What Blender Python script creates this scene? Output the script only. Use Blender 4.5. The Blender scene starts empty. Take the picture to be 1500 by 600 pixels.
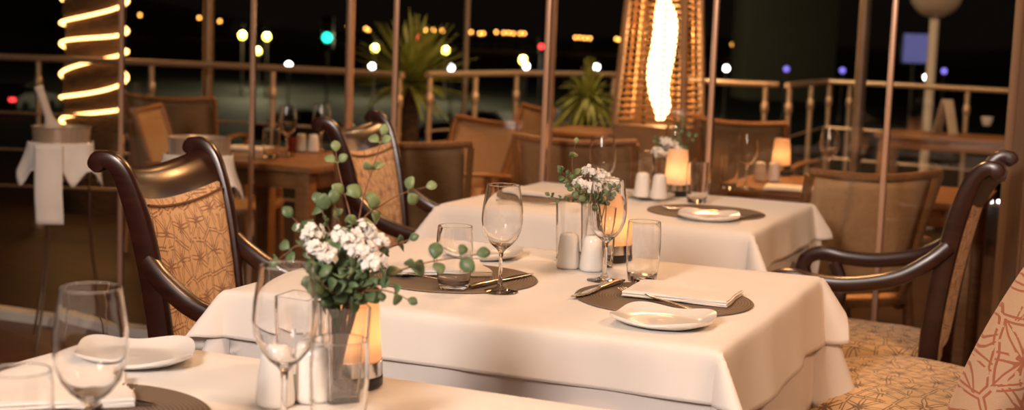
import bpy, bmesh, math, random
from mathutils import Vector, Matrix

random.seed(7)
scene = bpy.context.scene
COL = scene.collection
R = math.radians

# ------------------------------------------------------------------ camera
CAM_H, PITCH, ROLL = 1.23, R(6.84), R(2.2)
FPX = 50.0 / 36.0 * 1500
cam_d = bpy.data.cameras.new('camera')
cam_d.lens = 50.0
cam_d.sensor_width = 36.0
cam_d.clip_end = 2000
cam_d.dof.use_dof = True
cam_d.dof.focus_distance = 2.45
cam_d.dof.aperture_fstop = 4.5
cam = bpy.data.objects.new('camera', cam_d)
COL.objects.link(cam)
FWD = Vector((0, math.cos(PITCH), -math.sin(PITCH)))
UP0 = Vector((0, math.sin(PITCH), math.cos(PITCH)))
RT0 = Vector((1, 0, 0))
RT = RT0 * math.cos(ROLL) + UP0 * math.sin(ROLL)
UP = -RT0 * math.sin(ROLL) + UP0 * math.cos(ROLL)
m = Matrix((RT, UP, -FWD)).transposed().to_4x4()
m.translation = (0, 0, CAM_H)
cam.matrix_world = m
scene.camera = cam

# ------------------------------------------------------------------ view, world, lights
scene.view_settings.view_transform = 'Standard'
scene.view_settings.look = 'None'
scene.view_settings.gamma = 1
scene.view_settings.use_curve_mapping = False
scene.view_settings.exposure = -0.06
w = bpy.data.worlds.new('night')
w.use_nodes = True
w.node_tree.nodes['Background'].inputs[0].default_value = (0.0040, 0.0028, 0.0020, 1)
w.node_tree.nodes['Background'].inputs[1].default_value = 1.0
scene.world = w

scene.cycles.transparent_max_bounces = 40
scene.cycles.max_bounces = 16
scene.cycles.transmission_bounces = 16

TH = R(-22.8)
EU = Vector((math.cos(TH), math.sin(TH), 0))
EV = Vector((-math.sin(TH), math.cos(TH), 0))


def W(u, v, z=0.0):
    return EU * u + EV * v + Vector((0, 0, z))


def ray(px, py):
    return FWD + RT * ((px - 750) / FPX) - UP * ((py - 300) / FPX)


def at(px, py, z):
    """point at height z seen at that place of the photograph"""
    d = ray(px, py)
    t = (z - CAM_H) / d.z
    return Vector((0, 0, CAM_H)) + d * t


def atd(px, py, y):
    """point at distance y"""
    d = ray(px, py)
    return Vector((0, 0, CAM_H)) + d * (y / d.y)


def lamp(name, kind, loc, energy, color, size=0.1, target=None, spread=None):
    l = bpy.data.lights.new(name, kind)
    l.energy = energy
    l.color = color
    if kind == 'AREA':
        l.shape = 'DISK'
        l.size = size
        if spread:
            l.spread = spread
    elif kind == 'SPOT':
        l.shadow_soft_size = size
        l.spot_size = spread or R(80)
        l.spot_blend = 0.7
    else:
        l.shadow_soft_size = size
    o = bpy.data.objects.new(name, l)
    COL.objects.link(o)
    o.location = loc
    if target is not None:
        o.rotation_euler = (Vector(target) - Vector(loc)).to_track_quat('-Z', 'Y').to_euler()
    return o


WARM = (1.0, 0.66, 0.40)
# room: ceiling lamps over the tables, and a whiter ceiling lamp behind the photographer
lamp('ceiling_lamp_warm', 'AREA', W(-1.25, 3.3, 2.75), 13, (1.0, 0.60, 0.34), 0.36, W(-1.2, 3.2, 0.7))
lamp('ceiling_lamp_middle', 'AREA', W(-0.6, 1.6, 2.75), 8, (1.0, 0.66, 0.42), 0.3, W(-1.0, 2.2, 0.7))
lamp('ceiling_lamp_rear', 'AREA', W(-0.9, -1.3, 2.3), 118, (1.0, 0.82, 0.71), 0.7, W(-1.0, 2.3, 0.6))
lamp('ceiling_lamp_side', 'AREA', W(1.3, 1.6, 2.7), 54, (1.0, 0.55, 0.29), 0.4, W(-0.2, 3.2, 0.5))
# terrace: warm lamps under the awning, plus two added fills
lamp('terrace_lamp', 'AREA', W(-1.6, 6.2, 2.9), 88, (1.0, 0.48, 0.18), 0.6, W(-1.6, 5.9, 0))
lamp('terrace_fill_end', 'AREA', W(0.9, 8.6, 2.9), 40, (1.0, 0.62, 0.34), 0.5, W(0.6, 9.0, 0))  # added fill that brightens the globe and its white post
lamp('terrace_fill_rear', 'AREA', W(-3.2, 8.6, 2.9), 45, (1.0, 0.66, 0.36), 0.5, W(-3.2, 9.2, 0))  # added fill that brightens the large spiky plant
lamp('terrace_lamp_side', 'AREA', W(-3.4, 6.6, 2.9), 16, (1.0, 0.50, 0.18), 0.6, W(-3.2, 5.8, 0))


# ------------------------------------------------------------------ materials
def mat(name, color=(0.8, 0.8, 0.8), rough=0.5, metal=0.0, **kw):
    m = bpy.data.materials.new(name)
    m.use_nodes = True
    b = m.node_tree.nodes['Principled BSDF']
    b.inputs['Base Color'].default_value = (*color, 1)
    b.inputs['Roughness'].default_value = rough
    b.inputs['Metallic'].default_value = metal
    for k, v in kw.items():
        b.inputs[k.replace('_', ' ')].default_value = v
    return m


def nd(m, t, **kw):
    n = m.node_tree.nodes.new(t)
    for k, v in kw.items():
        setattr(n, k, v)
    return n


def lk(m, a, b):
    m.node_tree.links.new(a, b)


def bsdf(m):
    return m.node_tree.nodes['Principled BSDF']


def mth(m, op, a, b=None, c=None):
    n = nd(m, 'ShaderNodeMath', operation=op)
    for i, v in enumerate((a, b, c)):
        if v is None:
            continue
        if isinstance(v, (int, float)):
            n.inputs[i].default_value = v
        else:
            lk(m, v, n.inputs[i])
    return n.outputs[0]


def noisy(m, c1, c2, scale=8.0, stretch=(1, 1, 1), detail=4, bump=0.0, bscale=None, dist=0.01):
    tc = nd(m, 'ShaderNodeTexCoord')
    mp = nd(m, 'ShaderNodeMapping')
    mp.inputs['Scale'].default_value = stretch
    lk(m, tc.outputs['Object'], mp.inputs[0])
    n = nd(m, 'ShaderNodeTexNoise')
    n.inputs['Scale'].default_value = scale
    n.inputs['Detail'].default_value = detail
    lk(m, mp.outputs[0], n.inputs['Vector'])
    r = nd(m, 'ShaderNodeValToRGB')
    r.color_ramp.elements[0].position = 0.3
    r.color_ramp.elements[1].position = 0.7
    r.color_ramp.elements[0].color = (*c1, 1)
    r.color_ramp.elements[1].color = (*c2, 1)
    lk(m, n.outputs[0], r.inputs[0])
    lk(m, r.outputs[0], bsdf(m).inputs['Base Color'])
    if bump:
        n2 = nd(m, 'ShaderNodeTexNoise')
        n2.inputs['Scale'].default_value = bscale or scale * 6
        lk(m, mp.outputs[0], n2.inputs['Vector'])
        bp = nd(m, 'ShaderNodeBump')
        bp.inputs['Strength'].default_value = bump
        bp.inputs['Distance'].default_value = dist
        lk(m, n2.outputs[0], bp.inputs['Height'])
        lk(m, bp.outputs[0], bsdf(m).inputs['Normal'])
    return m


def emit(name, color, strength):
    m = bpy.data.materials.new(name)
    m.use_nodes = True
    b = bsdf(m)
    b.inputs['Base Color'].default_value = (*color, 1)
    b.inputs['Emission Color'].default_value = (*color, 1)
    b.inputs['Emission Strength'].default_value = strength
    return m


def fabric(name, axes, ground=(0.80, 0.55, 0.32), ink=(0.27, 0.11, 0.06), scale=12.5):
    """cream cloth printed with loose star flowers made of lozenge petals"""
    m = mat(name, ground, 0.85)
    b = bsdf(m)
    b.inputs['Sheen Weight'].default_value = 0.15
    tc = nd(m, 'ShaderNodeTexCoord')
    sp = nd(m, 'ShaderNodeSeparateXYZ')
    lk(m, tc.outputs['Object'], sp.inputs[0])
    cb = nd(m, 'ShaderNodeCombineXYZ')
    if axes[0] == 'diag':
        lk(m, mth(m, 'ADD', mth(m, 'MULTIPLY', sp.outputs[0], 0.9), sp.outputs[1]), cb.inputs[0])
    else:
        lk(m, sp.outputs[axes[0]], cb.inputs[0])
    lk(m, sp.outputs[axes[1]], cb.inputs[1])
    nz = nd(m, 'ShaderNodeTexNoise')
    nz.inputs['Scale'].default_value = 9
    lk(m, cb.outputs[0], nz.inputs['Vector'])
    sub = nd(m, 'ShaderNodeVectorMath', operation='SUBTRACT')
    lk(m, nz.outputs['Color'], sub.inputs[0])
    sub.inputs[1].default_value = (0.5, 0.5, 0.5)
    scl = nd(m, 'ShaderNodeVectorMath', operation='MULTIPLY')
    lk(m, sub.outputs[0], scl.inputs[0])
    scl.inputs[1].default_value = (0.028, 0.028, 0)
    add = nd(m, 'ShaderNodeVectorMath', operation='ADD')
    lk(m, cb.outputs[0], add.inputs[0])
    lk(m, scl.outputs[0], add.inputs[1])
    vo = nd(m, 'ShaderNodeTexVoronoi', voronoi_dimensions='2D')
    vo.inputs['Scale'].default_value = scale
    vo.inputs['Randomness'].default_value = 0.35
    lk(m, add.outputs[0], vo.inputs['Vector'])
    ps = nd(m, 'ShaderNodeVectorMath', operation='MULTIPLY')
    lk(m, add.outputs[0], ps.inputs[0])
    ps.inputs[1].default_value = (scale, scale, 0)
    pp = nd(m, 'ShaderNodeVectorMath', operation='MULTIPLY')
    lk(m, vo.outputs['Position'], pp.inputs[0])
    pp.inputs[1].default_value = (scale, scale, 0)
    df = nd(m, 'ShaderNodeVectorMath', operation='SUBTRACT')
    lk(m, ps.outputs[0], df.inputs[0])
    lk(m, pp.outputs[0], df.inputs[1])
    s2 = nd(m, 'ShaderNodeSeparateXYZ')
    lk(m, df.outputs[0], s2.inputs[0])
    ang = mth(m, 'ARCTAN2', s2.outputs[1], s2.outputs[0])
    rr = vo.outputs['Distance']
    sc = nd(m, 'ShaderNodeSeparateXYZ')
    lk(m, vo.outputs['Color'], sc.inputs[0])
    a7 = mth(m, 'ADD', mth(m, 'MULTIPLY', ang, 3.5), mth(m, 'MULTIPLY', sc.outputs[0], 6.0))
    across = mth(m, 'MULTIPLY', mth(m, 'ABSOLUTE', mth(m, 'SINE', a7)), rr)   # distance from the petal axis
    petal = mth(m, 'MULTIPLY', mth(m, 'SINE', mth(m, 'MULTIPLY', rr, 4.7)), 0.17)
    edge = mth(m, 'ABSOLUTE', mth(m, 'SUBTRACT', across, mth(m, 'MAXIMUM', petal, 0.0)))
    line = mth(m, 'LESS_THAN', edge, 0.046)
    far_ = mth(m, 'LESS_THAN', rr, 0.66)
    brk = nd(m, 'ShaderNodeTexNoise')
    brk.inputs['Scale'].default_value = 46
    lk(m, cb.outputs[0], brk.inputs['Vector'])
    brk2 = mth(m, 'GREATER_THAN', brk.outputs[0], 0.40)
    ve = nd(m, 'ShaderNodeTexVoronoi', voronoi_dimensions='2D', feature='DISTANCE_TO_EDGE')
    ve.inputs['Scale'].default_value = scale
    ve.inputs['Randomness'].default_value = 0.35
    lk(m, add.outputs[0], ve.inputs['Vector'])
    seam = mth(m, 'LESS_THAN', mth(m, 'ABSOLUTE', mth(m, 'SUBTRACT', ve.outputs['Distance'], 0.04)), 0.017)
    mask = mth(m, 'MULTIPLY', mth(m, 'MAXIMUM', mth(m, 'MULTIPLY', line, far_), seam), brk2)
    mask = mth(m, 'MULTIPLY', mask, 0.85)
    mx = nd(m, 'ShaderNodeMix', data_type='RGBA')
    lk(m, mask, mx.inputs['Factor'])
    mx.inputs['A'].default_value = (*ground, 1)
    mx.inputs['B'].default_value = (*ink, 1)
    lk(m, mx.outputs['Result'], b.inputs['Base Color'])
    wv = nd(m, 'ShaderNodeTexNoise')
    wv.inputs['Scale'].default_value = 420
    lk(m, tc.outputs['Object'], wv.inputs['Vector'])
    bp = nd(m, 'ShaderNodeBump')
    bp.inputs['Strength'].default_value = 0.35
    bp.inputs['Distance'].default_value = 0.002
    lk(m, wv.outputs[0], bp.inputs['Height'])
    lk(m, bp.outputs[0], b.inputs['Normal'])
    return m


def pane_glass(name, ior=1.42):
    """clear sheet: lets light straight through and mirrors by Fresnel"""
    m = bpy.data.materials.new(name)
    m.use_nodes = True
    nt = m.node_tree
    nt.nodes.remove(bsdf(m))
    out = nt.nodes['Material Output']
    tr = nd(m, 'ShaderNodeBsdfTransparent')
    tr.inputs[0].default_value = (0.97, 0.96, 0.94, 1)
    gl = nd(m, 'ShaderNodeBsdfGlossy')
    gl.inputs['Roughness'].default_value = 0.02
    fr = nd(m, 'ShaderNodeFresnel')
    fr.inputs[0].default_value = ior
    mx = nd(m, 'ShaderNodeMixShader')
    lk(m, fr.outputs[0], mx.inputs[0])
    lk(m, tr.outputs[0], mx.inputs[1])
    lk(m, gl.outputs[0], mx.inputs[2])
    lk(m, mx.outputs[0], out.inputs[0])
    return m


M = {}
M['mahogany'] = noisy(mat('mahogany', rough=0.30, Coat_Weight=0.25, Coat_Roughness=0.18), (0.016, 0.0045, 0.003), (0.036, 0.010, 0.006), 7, (1, 1, 8))
M['fabric_back'] = fabric('fabric_back', (1, 2))
M['fabric_seat'] = fabric('fabric_seat', (0, 1), (0.64, 0.43, 0.22), (0.085, 0.05, 0.035), 12)
M['fabric_red'] = fabric('fabric_red', ('diag', 2), (0.66, 0.45, 0.28), (0.42, 0.11, 0.05), 7.5)
M['linen'] = noisy(mat('linen', rough=0.9, Sheen_Weight=0.2), (0.80, 0.775, 0.74), (0.84, 0.82, 0.79), 5, bump=0.25, bscale=9, dist=0.012)
M['linen_under'] = noisy(mat('linen_under', rough=0.9), (0.70, 0.68, 0.67), (0.75, 0.73, 0.72), 5, bump=0.25, bscale=9, dist=0.012)
M['napkin'] = noisy(mat('napkin', rough=0.9), (0.80, 0.77, 0.73), (0.85, 0.82, 0.78), 20, bump=0.3, bscale=300, dist=0.001)
M['porcelain'] = noisy(mat('porcelain', rough=0.16, Coat_Weight=0.2), (0.80, 0.79, 0.77), (0.84, 0.83, 0.81), 3)
M['steel'] = noisy(mat('steel', rough=0.18, metal=1.0), (0.55, 0.52, 0.48), (0.72, 0.69, 0.65), 12)
M['brushed'] = noisy(mat('brushed', rough=0.3, metal=0.55), (0.58, 0.45, 0.32), (0.72, 0.58, 0.44), 30, (6, 6, 0.3))
M['black'] = noisy(mat('black', rough=0.35), (0.008, 0.008, 0.008), (0.014, 0.013, 0.012), 10)
M['glass'] = mat('glass', (1, 1, 1), 0.0, IOR=1.46, Transmission_Weight=1.0)
M['glass_thin'] = pane_glass('glass_thin', 1.2)
M['pane'] = pane_glass('pane')
M['water'] = mat('water', (1, 1, 1), 0.0, IOR=1.33, Transmission_Weight=1.0)
M['leaf'] = noisy(mat('leaf', rough=0.45), (0.055, 0.105, 0.045), (0.13, 0.19, 0.085), 25)
M['leaf_pale'] = noisy(mat('leaf_pale', rough=0.5), (0.13, 0.19, 0.075), (0.24, 0.30, 0.13), 25)
M['stem'] = noisy(mat('stem', rough=0.6), (0.05, 0.085, 0.03), (0.09, 0.13, 0.045), 40)
M['twig'] = noisy(mat('twig', rough=0.6), (0.13, 0.055, 0.025), (0.20, 0.09, 0.04), 40)
M['petal'] = noisy(mat('petal', rough=0.7, Subsurface_Weight=0.1), (0.80, 0.79, 0.74), (0.88, 0.87, 0.83), 60)
M['pebble'] = noisy(mat('pebble', rough=0.3), (0.10, 0.075, 0.06), (0.25, 0.19, 0.15), 30)
M['terracotta'] = None
M['sling'] = noisy(mat('sling', rough=0.8), (0.30, 0.19, 0.095), (0.38, 0.25, 0.13), 60, bump=0.4, bscale=500, dist=0.001)  # sling cloth darkened in its colour for the chairs seen unlit
M['sling_lit'] = noisy(mat('sling_lit', rough=0.8), (0.60, 0.38, 0.20), (0.68, 0.45, 0.25), 60, bump=0.4, bscale=500, dist=0.001)  # same sling cloth, lightened in its colour for the chairs seen lit
M['teak'] = noisy(mat('teak', rough=0.42), (0.22, 0.105, 0.04), (0.34, 0.17, 0.07), 6, (1, 14, 14))
M['bronze'] = noisy(mat('bronze', rough=0.35, metal=0.8), (0.30, 0.20, 0.12), (0.42, 0.30, 0.20), 20)
M['post'] = noisy(mat('post', rough=0.3, metal=0.35), (0.58, 0.36, 0.24), (0.68, 0.45, 0.32), 9, (4, 4, 0.4))
M['greypost'] = noisy(mat('greypost', rough=0.45, metal=0.4), (0.20, 0.16, 0.13), (0.27, 0.22, 0.18), 9)
M['heater'] = noisy(mat('heater', rough=0.45, metal=0.3), (0.22, 0.15, 0.10), (0.30, 0.21, 0.15), 7)
M['grille'] = noisy(mat('grille', rough=0.35, metal=0.7), (0.55, 0.34, 0.18), (0.65, 0.42, 0.24), 12)
M['white_paint'] = noisy(mat('white_paint', rough=0.4), (0.62, 0.60, 0.56), (0.70, 0.68, 0.64), 8)
M['globe'] = noisy(mat('globe', rough=0.15, Coat_Weight=0.5), (0.42, 0.38, 0.33), (0.55, 0.51, 0.46), 5)
M['bark'] = noisy(mat('bark', rough=0.9), (0.05, 0.028, 0.015), (0.11, 0.06, 0.03), 14, (1, 1, 3), bump=0.7, bscale=20, dist=0.03)
M['yucca'] = noisy(mat('yucca', rough=0.45), (0.16, 0.20, 0.03), (0.34, 0.38, 0.08), 14)
M['curtain'] = noisy(mat('curtain', rough=0.85), (0.20, 0.125, 0.075), (0.27, 0.17, 0.10), 8, (1, 1, 0.2))
M['car'] = noisy(mat('car', rough=0.3, Coat_Weight=0.6), (0.03, 0.03, 0.032), (0.05, 0.05, 0.052), 3)
M['car_pale'] = noisy(mat('car_pale', rough=0.3, Coat_Weight=0.6), (0.16, 0.16, 0.16), (0.20, 0.20, 0.20), 3)
M['car_glass'] = noisy(mat('car_glass', rough=0.1), (0.01, 0.01, 0.012), (0.02, 0.02, 0.022), 3)
M['rubber'] = noisy(mat('rubber', rough=0.8), (0.01, 0.01, 0.01), (0.02, 0.02, 0.02), 20)
M['paper'] = noisy(mat('paper', rough=0.8), (0.55, 0.48, 0.40), (0.62, 0.55, 0.46), 12)
M['scarf'] = noisy(mat('scarf', rough=0.9), (0.16, 0.07, 0.09), (0.62, 0.56, 0.58), 26, detail=1)
M['red_glass'] = noisy(mat('red_glass', rough=0.2), (0.20, 0.02, 0.015), (0.28, 0.03, 0.02), 12)
M['asphalt'] = noisy(mat('asphalt', rough=0.75), (0.055, 0.055, 0.045), (0.075, 0.072, 0.06), 0.15)
M['ceiling'] = noisy(mat('ceiling', rough=0.9), (0.62, 0.55, 0.46), (0.66, 0.59, 0.50), 2)
M['building'] = noisy(mat('building', rough=0.9), (0.30, 0.27, 0.20), (0.34, 0.31, 0.24), 0.2)
M['rope'] = emit('rope', (1.0, 0.50, 0.16), 9.0)
M['flame'] = emit('flame', (1.0, 0.60, 0.26), 19.0)
M['lamp_yellow'] = emit('lamp_yellow', (1.0, 0.80, 0.12), 14.0)
M['lamp_white'] = emit('lamp_white', (0.95, 0.97, 1.0), 16.0)
M['lamp_orange'] = emit('lamp_orange', (1.0, 0.42, 0.08), 10.0)
M['lamp_violet'] = emit('lamp_violet', (0.28, 0.22, 1.0), 2.0)
M['lamp_green'] = emit('lamp_green', (0.02, 0.85, 0.55), 5.0)
M['lamp_red'] = emit('lamp_red', (1.0, 0.05, 0.05), 5.0)
M['candle'] = emit('candle', (1.0, 0.62, 0.26), 22.0)

# peach frosted lamp shade: thin translucent
m_ = mat('frosted_shade', (0.92, 0.76, 0.60), 0.5)
nt = m_.node_tree
tl = nd(m_, 'ShaderNodeBsdfTranslucent')
tl.inputs[0].default_value = (1.0, 0.84, 0.68, 1)
mxs = nd(m_, 'ShaderNodeMixShader')
mxs.inputs[0].default_value = 0.55
lk(m_, bsdf(m_).outputs[0], mxs.inputs[1])
lk(m_, tl.outputs[0], mxs.inputs[2])
lk(m_, mxs.outputs[0], nt.nodes['Material Output'].inputs[0])
M['shade'] = m_

# woven round placemat: rings
m_ = mat('placemat', (0.16, 0.12, 0.085), 0.7)
tc = nd(m_, 'ShaderNodeTexCoord')
wv = nd(m_, 'ShaderNodeTexWave', wave_type='RINGS', rings_direction='Z')
wv.inputs['Scale'].default_value = 55
wv.inputs['Distortion'].default_value = 0.4
lk(m_, tc.outputs['Object'], wv.inputs['Vector'])
rp = nd(m_, 'ShaderNodeValToRGB')
rp.color_ramp.elements[0].color = (0.115, 0.080, 0.055, 1)
rp.color_ramp.elements[1].color = (0.21, 0.155, 0.11, 1)
lk(m_, wv.outputs[0], rp.inputs[0])
lk(m_, rp.outputs[0], bsdf(m_).inputs['Base Color'])
bp = nd(m_, 'ShaderNodeBump')
bp.inputs['Strength'].default_value = 0.5
bp.inputs['Distance'].default_value = 0.002
lk(m_, wv.outputs[0], bp.inputs['Height'])
lk(m_, bp.outputs[0], bsdf(m_).inputs['Normal'])
M['placemat'] = m_


def tiles(name, c1, c2, grout, bw, bh, rough):
    m = mat(name, c1, rough)
    tc = nd(m, 'ShaderNodeTexCoord')
    mp = nd(m, 'ShaderNodeMapping')
    mp.inputs['Rotation'].default_value = (0, 0, -TH)
    lk(m, tc.outputs['Object'], mp.inputs[0])
    br = nd(m, 'ShaderNodeTexBrick')
    br.offset = 0.0 if bw == bh else 0.5
    br.inputs['Color1'].default_value = (*c1, 1)
    br.inputs['Color2'].default_value = (*c2, 1)
    br.inputs['Mortar'].default_value = (*grout, 1)
    br.inputs['Scale'].default_value = 1.0
    br.inputs['Brick Width'].default_value = bw
    br.inputs['Row Height'].default_value = bh
    br.inputs['Mortar Size'].default_value = 0.006
    lk(m, mp.outputs[0], br.inputs['Vector'])
    lk(m, br.outputs[0], bsdf(m).inputs['Base Color'])
    return m


M['floor'] = tiles('floor_tiles', (0.11, 0.030, 0.012), (0.14, 0.042, 0.018), (0.20, 0.10, 0.06), 0.3, 0.3, 0.35)
M['deck'] = tiles('deck_boards', (0.050, 0.024, 0.011), (0.065, 0.032, 0.015), (0.012, 0.008, 0.005), 2.2, 0.14, 0.5)


# ------------------------------------------------------------------ mesh helpers
class MB:
    def __init__(self):
        self.b = bmesh.new()

    def box(self, c, s, bev=0.003, rot=None, taper=None):
        t = bmesh.new()
        bmesh.ops.create_cube(t, size=1)
        for v in t.verts:
            v.co = Vector((v.co.x * s[0], v.co.y * s[1], v.co.z * s[2]))
            if taper and v.co.z > 0:
                v.co.x *= taper
                v.co.y *= taper
        if bev:
            bmesh.ops.bevel(t, geom=t.edges[:], offset=min(bev, min(s) * 0.45), segments=2, profile=0.5, affect='EDGES')
        for v in t.verts:
            if rot is not None:
                v.co = rot @ v.co
            v.co += Vector(c)
        self._merge(t)
        return self

    def _merge(self, t):
        me = bpy.data.meshes.new('tmp')
        t.to_mesh(me)
        t.free()
        self.b.from_mesh(me)
        bpy.data.meshes.remove(me)

    def rings(self, rings, closed=True, cap=True):
        vs = [[self.b.verts.new(p) for p in r] for r in rings]
        n = len(vs[0])
        for a, b in zip(vs[:-1], vs[1:]):
            for i in range(n if closed else n - 1):
                j = (i + 1) % n
                try:
                    self.b.faces.new((a[i], a[j], b[j], b[i]))
                except ValueError:
                    pass
        if cap and closed:
            self.b.faces.new(list(reversed(vs[0])))
            self.b.faces.new(vs[-1])
        return self

    def tube(self, pts, r, n=10, cap=True):
        pts = [Vector(p) for p in pts]
        rs = r if isinstance(r, (list, tuple)) else [r] * len(pts)
        rings = []
        prev = None
        for i, p in enumerate(pts):
            t = (pts[min(i + 1, len(pts) - 1)] - pts[max(i - 1, 0)]).normalized()
            if prev is None:
                a = t.orthogonal().normalized()
            else:
                a = (prev - t * prev.dot(t)).normalized()
            prev = a
            c = t.cross(a)
            rings.append([p + (a * math.cos(2 * math.pi * k / n) + c * math.sin(2 * math.pi * k / n)) * rs[i] for k in range(n)])
        return self.rings(rings, True, cap)

    def sweep(self, pts, w_, h_, side):
        """rounded bar along pts; w_ across the side vector, h_ in the plane of the path"""
        pts = [Vector(p) for p in pts]
        side = Vector(side).normalized()
        N = len(pts)
        ws = w_ if isinstance(w_, (list, tuple)) else [w_] * N
        hs = h_ if isinstance(h_, (list, tuple)) else [h_] * N
        rings = []
        for i, p in enumerate(pts):
            t = (pts[min(i + 1, N - 1)] - pts[max(i - 1, 0)]).normalized()
            nrm = t.cross(side).normalized()
            sd = nrm.cross(t).normalized()
            ring = []
            for k in range(12):
                a = 2 * math.pi * (k + 0.5) / 12
                ca, sa = math.cos(a), math.sin(a)
                x = math.copysign(abs(ca) ** 0.55, ca)
                y = math.copysign(abs(sa) ** 0.55, sa)
                ring.append(p + sd * (x * ws[i] / 2) + nrm * (y * hs[i] / 2))
            rings.append(ring)
        return self.rings(rings)

    def lathe(self, prof, n=32, c=(0, 0, 0)):
        c = Vector(c)
        vs = []
        for (r, z) in prof:
            if r < 1e-5:
                vs.append([self.b.verts.new(c + Vector((0, 0, z)))])
            else:
                vs.append([self.b.verts.new(c + Vector((r * math.cos(2 * math.pi * k / n), r * math.sin(2 * math.pi * k / n), z))) for k in range(n)])
        for a, b in zip(vs[:-1], vs[1:]):
            for i in range(n):
                j = (i + 1) % n
                if len(a) == 1 and len(b) == 1:
                    continue
                if len(a) == 1:
                    self.b.faces.new((a[0], b[j], b[i]))
                elif len(b) == 1:
                    self.b.faces.new((a[i], a[j], b[0]))
                else:
                    self.b.faces.new((a[i], a[j], b[j], b[i]))
        return self

    def grid(self, fn, nu, nv):
        vs = [[self.b.verts.new(fn(i / nu, j / nv)) for j in range(nv + 1)] for i in range(nu + 1)]
        for i in range(nu):
            for j in range(nv):
                self.b.faces.new((vs[i][j], vs[i + 1][j], vs[i + 1][j + 1], vs[i][j + 1]))
        return self

    def ball(self, c, r, sub=2, scale=(1, 1, 1), jit=0.0):
        t = bmesh.new()
        bmesh.ops.create_icosphere(t, subdivisions=sub, radius=r)
        for v in t.verts:
            v.co = Vector((v.co.x * scale[0], v.co.y * scale[1], v.co.z * scale[2])) * (1 + random.uniform(-jit, jit)) + Vector(c)
        self._merge(t)
        return self

    def build(self, name, material, parent=None, smooth=True, angle=38, fix=True):
        if fix:
            bmesh.ops.recalc_face_normals(self.b, faces=self.b.faces[:])
        me = bpy.data.meshes.new(name)
        self.b.to_mesh(me)
        self.b.free()
        if smooth:
            me.polygons.foreach_set('use_smooth', [True] * len(me.polygons))
            me.set_sharp_from_angle(angle=R(angle))
        me.materials.append(material)
        o = bpy.data.objects.new(name, me)
        COL.objects.link(o)
        if parent is not None:
            o.parent = parent
        return o


def spline(pts, n=8):
    P = [Vector(p) for p in pts]
    out = []
    for i in range(len(P) - 1):
        p0 = P[max(i - 1, 0)]
        p1, p2 = P[i], P[i + 1]
        p3 = P[min(i + 2, len(P) - 1)]
        for k in range(n):
            t = k / n
            out.append(0.5 * ((2 * p1) + (p2 - p0) * t + (2 * p0 - 5 * p1 + 4 * p2 - p3) * t * t + (3 * p1 - p0 - 3 * p2 + p3) * t ** 3))
    out.append(P[-1])
    return out


def tag(o, label, cat, group=None, kind=None):
    o['label'] = label
    o['category'] = cat
    if group:
        o['group'] = group
    if kind:
        o['kind'] = kind
    return o


def empty(name, loc=(0, 0, 0), rz=0.0):
    o = bpy.data.objects.new(name, None)
    o.empty_display_size = 0.1
    COL.objects.link(o)
    o.location = loc
    o.rotation_euler = (0, 0, rz)
    return o


def struct(o):
    o['kind'] = 'structure'
    return o


def copy_tree(o, loc=None, rz=None, label=None, group=None):
    def rec(s, par):
        c = s.copy()
        COL.objects.link(c)
        c.parent = par
        for ch in [x for x in COL.objects if x.parent == s]:
            rec(ch, c)
        return c
    r = rec(o, None)
    if loc is not None:
        r.location = loc
    if rz is not None:
        r.rotation_euler = (0, 0, rz)
    if label:
        r['label'] = label
    if group:
        r['group'] = group
    return r


def solid(o, t, offset=-1):
    md = o.modifiers.new('thickness', 'SOLIDIFY')
    md.thickness = t
    md.offset = offset
    return o


# ------------------------------------------------------------------ setting
WALL_V = 4.46
DECK = -0.04
b = MB()
b.box((0, 0, -0.05), (9.0, 8.6, 0.1), 0)
fl = struct(b.build('floor', M['floor'], smooth=False))
fl.location = W(-1.0, WALL_V - 4.3 - 0.02, 0)
fl.rotation_euler = (0, 0, TH)
b = MB()
b.box((0, 0, 0.05), (9.0, 8.6, 0.1), 0)
cl_ = struct(b.build('ceiling', M['ceiling'], smooth=False))
cl_.location = W(-1.0, WALL_V - 4.3 - 0.02, 2.80)
cl_.rotation_euler = (0, 0, TH)
b = MB()
b.box((0, 0, -0.1), (16.0, 8.2, 0.2), 0)
dk = struct(b.build('terrace_floor', M['deck'], smooth=False))
dk.location = W(-1.5, WALL_V + 4.1 + 0.09, DECK)
dk.rotation_euler = (0, 0, TH)
b = MB()
b.box((0, 0, -0.25), (1600, 1600, 0.5), 0)
rd = struct(b.build('road', M['asphalt'], smooth=False))
rd.location = (0, 815, -3.5)
# pale sill under the glass
b = MB()
b.box((0, 0, 0.012), (9.0, 0.10, 0.05), 0.006)
kb = struct(b.build('trim_1', M['white_paint'], smooth=False))
kb.location = W(-1.5, WALL_V + 0.03, 0)
kb.rotation_euler = (0, 0, TH)

# the glass wall: one pane and its upright edge profile at a time
EDGES = [-14, 178, 370, 578, 799, 1042, 1302]
us = []
for px in EDGES:
    d = ray(px, 150)
    dv = Vector((d.x, d.y, 0))
    t = WALL_V / dv.dot(EV)
    us.append(dv.dot(EU) * t)
us.append(us[-1] + 0.58)
us.insert(0, us[0] - 0.58)
for i in range(len(us) - 1):
    b = MB()
    wd = us[i + 1] - us[i]
    b.box((0, 0, 1.28), (wd - 0.022, 0.010, 2.45), 0.001)
    p = struct(b.build('window_%d' % (i + 1), M['pane'], smooth=False))
    p.location = W((us[i] + us[i + 1]) / 2, WALL_V, 0)
    p.rotation_euler = (0, 0, TH)
    b = MB()
    b.box((wd / 2, 0, 1.28), (0.017, 0.022, 2.46), 0.004)
    b.build('edge_profile', M['post'], p)

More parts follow.
